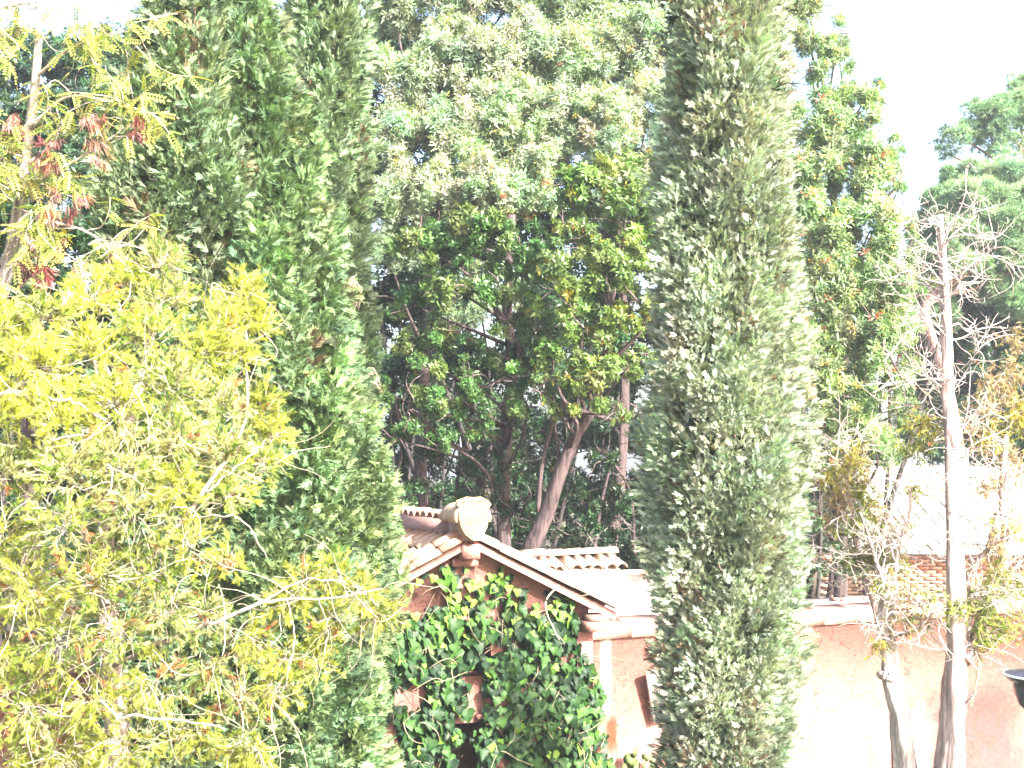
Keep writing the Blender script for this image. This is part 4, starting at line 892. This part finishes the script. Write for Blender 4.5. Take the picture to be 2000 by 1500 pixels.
# ------------------------------------------------------------------ nearly bare junipers, right
def bare_tree(label, trunks, tufts, seed, ntw, twig_at, name='bare_juniper', curl=.32):
    g = np.random.default_rng(seed); b0 = at(*trunks[0][0][0]); t = thing(name, label, 'tree', (b0[0], b0[1], GZ), 'half bare junipers by the wall')
    paths = []
    for i, (pts, r0, r1, col) in enumerate(trunks):
        P = spline([at(*p) for p in pts], 46); P[2:-1] += g.normal(0, .004, (43, 3))
        if i == 0: P = np.vstack([[P[0][0], P[0][1], GZ], P])
        q = MB(); tubes(q, P, np.linspace(r0, r1, len(P)) * (1 + .06 * np.sin(np.arange(len(P)) * .7)), 26 if r0 > .05 else 10, col, flute=.20, seed=seed + i); q.build('trunk' if i == 0 else 'branch', M_bark, t, smooth=True); paths.append(P)
    # limbs: curling walk paths with side twigs
    q = MB()
    for (pi, f0, f1, n, L0, L1) in twig_at:
        P = paths[pi]; k = (g.uniform(f0, f1, n) * (len(P) - 1)).astype(int); a = g.uniform(0, 6.28, n)
        d = np.stack([np.cos(a), np.sin(a) * .7, g.uniform(-.1, .9, n)], -1)
        W1 = walks(P[k], d, g.uniform(L0, L1, n), 14, curl * .75, .06, g, .7)
        tubes(q, W1, np.linspace(1, .35, 14)[None] * g.uniform(.007, .014, (n, 1)), 5, jitter((.46, .38, .35), n, g, .15, .03))
        m_ = n * 5; i1 = g.integers(0, n, m_); k1 = g.integers(4, 13, m_)
        W2 = walks(W1[i1, k1], nrm(W1[i1, k1] - W1[i1, k1 - 2]) + g.normal(0, .7, (m_, 3)), g.uniform(.2, .6, m_), 10, curl, .03, g, .7)
        tubes(q, W2, np.linspace(1, .4, 10)[None] * g.uniform(.0035, .0065, (m_, 1)), 4, jitter((.50, .42, .38), m_, g, .15, .03), cap=False)
        m3 = m_ * 2; i2 = g.integers(0, m_, m3); k2 = g.integers(2, 9, m3)
        W3 = walks(W2[i2, k2], g.normal(size=(m3, 3)), g.uniform(.08, .25, m3), 6, curl, 0, g, .6)
        tubes(q, W3, np.linspace(1, .5, 6)[None] * g.uniform(.002, .0035, (m3, 1)), 3, jitter((.50, .42, .38), m3, g, .15, .03), cap=False)
    q.build('twigs', M_twig, t, kind='stuff')
    mb = MB(); q = MB()
    for px, py, rp_, Y, n, hue in tufts:
        c = at(px, py, Y); r = rp_ * Y / F; dd = g.normal(size=(n, 3)); p0 = c + nrm(dd) * r * g.uniform(.1, 1, (n, 1)) * [1, .8, 1.1]
        P = walks(p0, g.normal(size=(n, 3)) + [0, 0, -.5], g.uniform(.12, .28, n), 5, .25, -.15, g)
        tubes(q, P, np.full((n, 5), .0025), 3, (.40, .33, .28), cap=False)
        base = {'g': (.22, .27, .05), 'y': (.36, .33, .06), 'o': (.34, .26, .15), 'd': (.14, .18, .05)}[hue]
        for k in range(5):
            pos = P[:, g.integers(1, 5)]; cc = jitter(base, n, g, .25, .08)
            inst(mb, FEATH[k], pos, frames(g.normal(size=(n, 3)) + [0, 0, -.4], g.normal(size=(n, 3))), g.uniform(.06, .12, n), cc * .85, np.clip(cc * 1.2, 0, .6))
    mb.build('foliage', M_gold, t, kind='stuff'); q.build('sprigs', M_twig, t, kind='stuff')
    return t
pale = (.36, .28, .26); pur = (.24, .15, .15)
bare_tree('forked half bare juniper with a thick fluted pale trunk nearest the right edge',
    [([(1855, 1560, 15), (1858, 1450, 15), (1862, 1370, 15), (1866, 1290, 15), (1868, 1200, 15), (1864, 1050, 15), (1860, 900, 15), (1852, 760, 15), (1848, 640, 15), (1842, 520, 15), (1836, 420, 15)], .165, .03, pale),
     ([(1882, 1290, 15), (1905, 1250, 15.05), (1925, 1190, 15.1), (1950, 1130, 15.1), (1962, 1060, 15.1), (1958, 960, 15.1), (1965, 850, 15.2)], .085, .03, (.33, .24, .22)),
     ([(1884, 1300, 15), (1893, 1200, 15.1), (1890, 1130, 15.1), (1930, 1070, 15.1), (1945, 1000, 15.2)], .05, .02, (.30, .22, .2)),
     ([(1895, 1380, 14.95), (1906, 1340, 14.9), (1912, 1290, 14.9), (1918, 1230, 14.9)], .014, .01, (.4, .24, .14)),
     ([(1884, 1375, 14.9), (1895, 1365, 14.85), (1905, 1352, 14.8)], .02, .006, pale)],
    [(1965, 730, 40, 15.2, 60, 'o'), (1990, 800, 40, 15.2, 70, 'y'), (1930, 780, 35, 15.2, 40, 'o'), (1985, 660, 25, 15.3, 25, 'o'), (1920, 850, 30, 15.2, 30, 'y'), (1975, 900, 35, 15.2, 50, 'o'), (1930, 940, 30, 15.1, 25, 'o'), (1920, 1170, 28, 14.9, 60, 'd'), (1945, 1120, 30, 15, 50, 'g'), (1990, 1130, 25, 15, 35, 'g'), (1970, 1020, 30, 15.1, 40, 'y'), (1930, 1230, 26, 14.9, 60, 'g'), (1960, 1210, 22, 14.9, 30, 'g'), (1865, 1180, 18, 14.8, 30, 'g'), (1995, 1220, 20, 15, 15, 'g'), (1880, 820, 20, 15, 10, 'o'), (1800, 820, 30, 15.3, 35, 'y'), (1790, 870, 25, 15.3, 25, 'g'), (1825, 1160, 15, 14.9, 12, 'g'), (1950, 1060, 20, 15, 25, 'o')],
    501, 0, [(0, .50, .95, 40, .5, 1.2), (0, .30, .5, 8, .4, .8), (1, .4, 1, 26, .4, 1.0), (2, .4, 1, 14, .3, .8), (0, .85, 1, 7, .2, .6)])
bare_tree('slanting half bare juniper with a knotted white trunk and stubby broken top',
    [([(1785, 1560, 15.4), (1768, 1480, 15.4), (1758, 1400, 15.4), (1744, 1340, 15.4), (1736, 1280, 15.4), (1730, 1230, 15.4), (1734, 1180, 15.4), (1742, 1140, 15.4)], .14, .075, (.52, .45, .42)),
     ([(1738, 1180, 15.4), (1724, 1130, 15.4), (1712, 1100, 15.4), (1700, 1060, 15.4), (1680, 1000, 15.4)], .03, .014, pale),
     ([(1742, 1150, 15.4), (1750, 1110, 15.4), (1756, 1060, 15.4), (1775, 1010, 15.3), (1780, 950, 15.3)], .035, .012, pale),
     ([(1740, 1245, 15.3), (1770, 1235, 15.1), (1800, 1220, 15), (1830, 1190, 15)], .022, .010, (.33, .24, .22)),
     ([(1720, 1318, 15.3), (1731, 1322, 15.22), (1742, 1326, 15.2)], .05, .045, (.42, .34, .32))],
    [(1760, 1200, 20, 15.2, 20, 'o'), (1790, 1205, 22, 15.1, 18, 'g'), (1770, 1150, 22, 15.2, 18, 'o'), (1720, 1140, 20, 15.3, 16, 'g'), (1715, 1250, 18, 15.2, 14, 'y'), (1775, 1190, 16, 15.2, 12, 'y')],
    502, 0, [(0, .55, .9, 6, .3, .7), (1, .3, 1, 7, .3, .6), (2, .3, 1, 9, .3, .7), (3, .2, 1, 6, .2, .4)])
bare_tree('thin young juniper with loose yellow green tufts in front of the dark shrub',
    [([(1745, 1300, 16.4), (1725, 1240, 16.4), (1708, 1180, 16.4), (1690, 1120, 16.4), (1672, 1060, 16.4), (1660, 990, 16.4), (1655, 930, 16.4), (1670, 890, 16.4)], .05, .012, (.40, .30, .27))],
    [(1670, 900, 34, 16.2, 70, 'y'), (1625, 930, 26, 16.3, 40, 'y'), (1690, 950, 26, 16.3, 40, 'g'), (1640, 970, 26, 16.3, 35, 'o'), (1680, 1010, 34, 16.2, 60, 'g'), (1720, 1060, 34, 16.2, 55, 'g'), (1700, 1090, 28, 16.3, 45, 'g'), (1745, 1100, 26, 16.3, 35, 'g'), (1660, 1070, 26, 16.3, 40, 'd'), (1740, 1030, 24, 16.3, 25, 'o'), (1620, 1000, 20, 16.4, 18, 'o'), (1765, 1020, 18, 16.3, 14, 'g'), (1790, 950, 26, 16.4, 25, 'g'), (1710, 990, 20, 16.2, 20, 'y')],
    503, 0, [(0, .35, 1, 22, .3, .8)])

# ------------------------------------------------------------------ locust with red pods, upper left
def locust():
    g = np.random.default_rng(88); base = at(40, 1500, 13.4)
    t = thing('locust_tree', 'locust with feather shaped yellow green leaves and clusters of red pods', 'tree', (base[0] - .6, 13.4, GZ))
    V, Fc, W_ = [], [], []
    for k in range(15):
        y = .12 + .85 * (k // 2) / 7; sd = 1 if k % 2 else -1
        if k == 14: sd = 0; y = .97
        a = sd * rad(68) ; d = np.array([[math.sin(a), math.cos(a) + (.1 if sd else 0), -.15]]); Rm = frames(d, np.array([[0, 0, 1.]]))[0]
        leaf_add(V, Fc, W_, (0, y, -.25 * y * y), Rm, .22, .055, .1, .1)
    PIN = (np.array(V), np.array(Fc), np.array(W_, float))
    V, Fc, W_ = [], [], []
    for k in range(18):
        d = nrm(np.array([g.normal() * .45, 1, g.normal() * .45])); s = nrm(np.cross(d, g.normal(size=3))); p = g.normal(0, .12, 3)
        n = len(V); V += [p, p + d * .35 + s * .045, p + d * .35 - s * .045, p + d * .75 + g.normal(0, .05, 3)]; Fc += [[n, n + 1, n + 2], [n + 1, n + 3, n + 2]]; W_ += [0, .5, .5, 1]
    POD = (np.array(V), np.array(Fc), np.array(W_, float))
    def limb(pts, r0, r1, nm='branch', n=22):
        q = MB(); P = spline([at(*p) for p in pts], n); tubes(q, P, np.linspace(r0, r1, n), 8, (.42, .36, .32), flute=.1, seed=3); q.build(nm, M_bark, t, smooth=True); return P
    q = MB(); P0 = spline([(base[0] - .6, 13.4, GZ), at(-90, 1300, 13.4), at(-60, 900, 13.4), at(0, 600, 13.3), at(40, 380, 13.3), at(70, 150, 13.2), at(80, -40, 13.2)], 40); tubes(q, P0, np.linspace(.11, .03, 40), 12, (.3, .25, .22), flute=.12, seed=5); q.build('trunk', M_bark, t, smooth=True)
    br = [limb([(0, 600, 13.3), (60, 450, 13), (130, 440, 12.9), (200, 470, 12.8), (215, 490, 12.8)], .022, .006), limb([(40, 380, 13.3), (100, 340, 13), (170, 300, 12.9), (260, 240, 12.9)], .025, .006),
          limb([(60, 250, 13.2), (130, 190, 13), (220, 200, 12.9), (290, 220, 12.9)], .02, .006), limb([(0, 520, 13.3), (40, 430, 13), (90, 420, 12.9), (70, 480, 12.8)], .018, .005),
          limb([(70, 150, 13.2), (160, 80, 13), (260, 60, 12.9)], .02, .006), limb([(80, 0, 13.2), (0, 20, 13), (-60, 80, 12.9)], .02, .006), limb([(40, 380, 13.3), (0, 300, 12.9), (-40, 260, 12.8)], .02, .006)]
    q = MB(); k = 110; bi = g.integers(0, len(br), k); st = np.array([br[i][g.integers(3, 22)] for i in bi]); W1 = walks(st, g.normal(size=(k, 3)) + [0, -.2, 0], g.uniform(.3, .8, k), 12, .25, -.05, g, .7)
    tubes(q, W1, np.linspace(.007, .0025, 12)[None] * np.ones((k, 1)), 4, jitter((.50, .42, .38), k, g, .15, .03)); q.build('twigs', M_twig, t, kind='stuff')
    mb = MB(); n = 800; pos = W1[g.integers(0, k, n), g.integers(2, 12, n)]; cc = jitter((.24, .28, .06), n, g, .25, .08); y = g.random(n) < .35; cc[y] *= [1.4, 1.15, 1.3]
    inst(mb, PIN, pos, frames(g.normal(size=(n, 3)) * [1, .6, .5] + [0, -.2, -.5], np.array([[0, -.5, 1.]]) + g.normal(0, .35, (n, 3))), g.uniform(.14, .26, n), cc, cc * 1.15)
    mb.build('leaves', M_broad, t, kind='stuff')
    for (px, py, s_) in [(20, 250, .22), (75, 300, .18), (105, 320, .2), (185, 240, .24), (190, 280, .24), (200, 310, .2), (265, 245, .2), (110, 380, .2), (100, 410, .22), (140, 400, .2), (160, 390, .18), (60, 480, .26), (55, 520, .22), (90, 530, .24), (115, 480, .16), (160, 520, .18), (170, 225, .2), (110, 270, .16), (30, 230, .18)]:
        mb = MB(); n = 5; c = at(px, py, 12.75); pos = c + g.normal(0, .045, (n, 3)); cc = jitter([(.22, .08, .07), (.26, .13, .10), (.17, .07, .06)][int(g.integers(3))], n, g, .25, .15); s_ *= g.uniform(.6, .95)
        inst(mb, POD, pos, frames(g.normal(0, .35, (n, 3)) + [0, 0, -1], g.normal(size=(n, 3))), s_, cc, cc * [1.2, 1.4, 1.4]); mb.build('pod_cluster', M_red, t, smooth=False)
locust()

# ------------------------------------------------------------------ small things
# prickly pear at the wall foot
g = np.random.default_rng(9); s_, z_ = on_wall(1245, 1500, -.25)
pear = local_thing('prickly_pear', 'young prickly pear with flat green pads at the foot of the pink wall', 'cactus', p=(s_, -.25, GZ))
V = []; Fc = []; n = 12; q = MB()
ring = [(math.cos(a) * (.42 + .08 * math.sin(a)), .5 + .5 * math.sin(a)) for a in np.linspace(-math.pi / 2, 1.5 * math.pi, n, endpoint=False)]
V = [(x, y, 0) for x, y in ring] + [(0, .5, .10), (0, .5, -.10)]
for i in range(n): j = (i + 1) % n; Fc += [[i, j, n], [j, i, n + 1]]
q.add(V, Fc, (.13, .18, .06)); pm = q.mesh('pad', M_pine, True)
stem = MB(); box(stem, (0, 0, .55), (.05, .04, .62), col=(.15, .18, .08)); box(stem, (.12, .03, .45), (.04, .04, .45), col=(.15, .18, .08)); lbuild(stem, 'stem', M_pine, pear)
for px, py, L, a in [(1234, 1495, .24, -12), (1238, 1475, .18, 10), (1255, 1500, .2, 15), (1275, 1490, .2, -5), (1283, 1475, .15, 25), (1262, 1480, .14, -25), (1222, 1505, .2, -30), (1246, 1515, .26, 0), (1270, 1512, .26, 8)]:
    s2, z2 = on_wall(px, py, -.3); o = bpy.data.objects.new('pad', pm); COL.objects.link(o); o.parent = pear
    M = Matrix.Translation((s2 - s_, g.uniform(-.08, .04), z2 - GZ - .06)) @ Matrix.Rotation(rad(a), 4, 'Y') @ Matrix.Rotation(rad(g.uniform(-50, 50)), 4, 'Z') @ Matrix.Rotation(rad(90), 4, 'X') @ Matrix.Diagonal((L, L, L, 1))
    o.matrix_basis = M
# garden lamp at the right edge
lc = at(2040, 1318, 12.2); lamp = thing('garden_lamp', 'blue black dome lamp with a pale rimmed hat at the right edge', 'lamp', (lc[0], 12.2, GZ))
def lathe(prof, n=28, col=(.5, .5, .5)):
    q = MB(); V = []; Fc = []
    for r, z in prof:
        for i in range(n): a = 2 * math.pi * i / n; V.append((lc[0] + r * math.cos(a), 12.2 + r * math.sin(a), lc[2] + z))
    for k in range(len(prof) - 1):
        for i in range(n): j = (i + 1) % n; Fc += [[k * n + i, k * n + j, (k + 1) * n + j], [k * n + i, (k + 1) * n + j, (k + 1) * n + i]]
    q.add(V, Fc, col); return q
lathe([(0.001, .10), (.05, .10), (.06, .06), (.2, .04), (.345, .005)]).build('hat', M_lamp, lamp, smooth=True)
lathe([(.345, .007), (.368, .003), (.37, -.008), (.35, -.012)]).build('rim', M_lamprim, lamp, smooth=True)
lathe([(.355, -.013), (.31, -.06), (.275, -.07), (.27, -.16), (.23, -.27), (.15, -.35), (.05, -.38), (.001, -.385)]).build('dome', M_lamp, lamp, smooth=True)
lathe([(.03, -.38), (.035, -1.5), (.05, GZ - lc[2])]).build('pole', M_lamp, lamp, smooth=True)
q = MB()
for a in (0, 1.2, 2.5, 3.6, 4.9):
    p = np.array([lc[0] - .16, 12.1, lc[2] + .05]); e = p + [math.cos(a) * .05, math.sin(a) * .05, .09]; tubes(q, np.array([p, (p + e) / 2, e]), np.full(3, .003), 4, (.1, .1, .1)); box(q, e, (.01, .01, .01), col=(.05, .05, .05))
q.build('spikes', M_lamp, lamp)
# dead cream frond hanging from the slim cypress
q = MB(); a = at(700, 725, 17.2)
for k in range(9):
    P = spline([a + g.normal(0, .02, 3), a + [.12 + k * .012, -.1, -.04 + g.normal(0, .03)], a + [.30 + g.normal(0, .05), -.15, -.22 + g.normal(0, .05)]], 7); tubes(q, P, np.array([.005, .008, .009, .008, .006, .004, .002]), 4, (.36, .28, .20))
tag(q.build('dead_frond', M_twig), 'dry cream frond caught on the right side of the slim cypress', 'frond')
q = MB(); a = at(690, 545, 17.3)
for k in range(14):
    P = spline([a + g.normal(0, .03, 3), a + [g.normal(0, .06), -.1, -.15], a + [g.normal(0, .08), -.12, -.35 + g.normal(0, .08)]], 6); tubes(q, P, np.array([.004, .007, .008, .006, .004, .002]), 4, (.34, .26, .19))
tag(q.build('dead_frond', M_twig), 'upper bunch of dry cream fronds hanging on the slim cypress', 'frond')

# ------------------------------------------------------------------ haze
if HAZE:
    q = MB(); box(q, (0, 200, (-2.2 + 15.5) / 2), (270, 270, (15.5 + 2.2) / 2)); hm = bpy.data.materials.new('haze'); hm.use_nodes = True; t = hm.node_tree; t.nodes.clear()
    out = t.nodes.new('ShaderNodeOutputMaterial'); pv = t.nodes.new('ShaderNodeVolumePrincipled'); pv.inputs['Density'].default_value = HAZE; pv.inputs['Color'].default_value = (.86, .93, 1, 1); pv.inputs['Anisotropy'].default_value = .2
    t.links.new(pv.outputs[0], out.inputs['Volume']); o = q.build('haze', hm, kind='stuff')
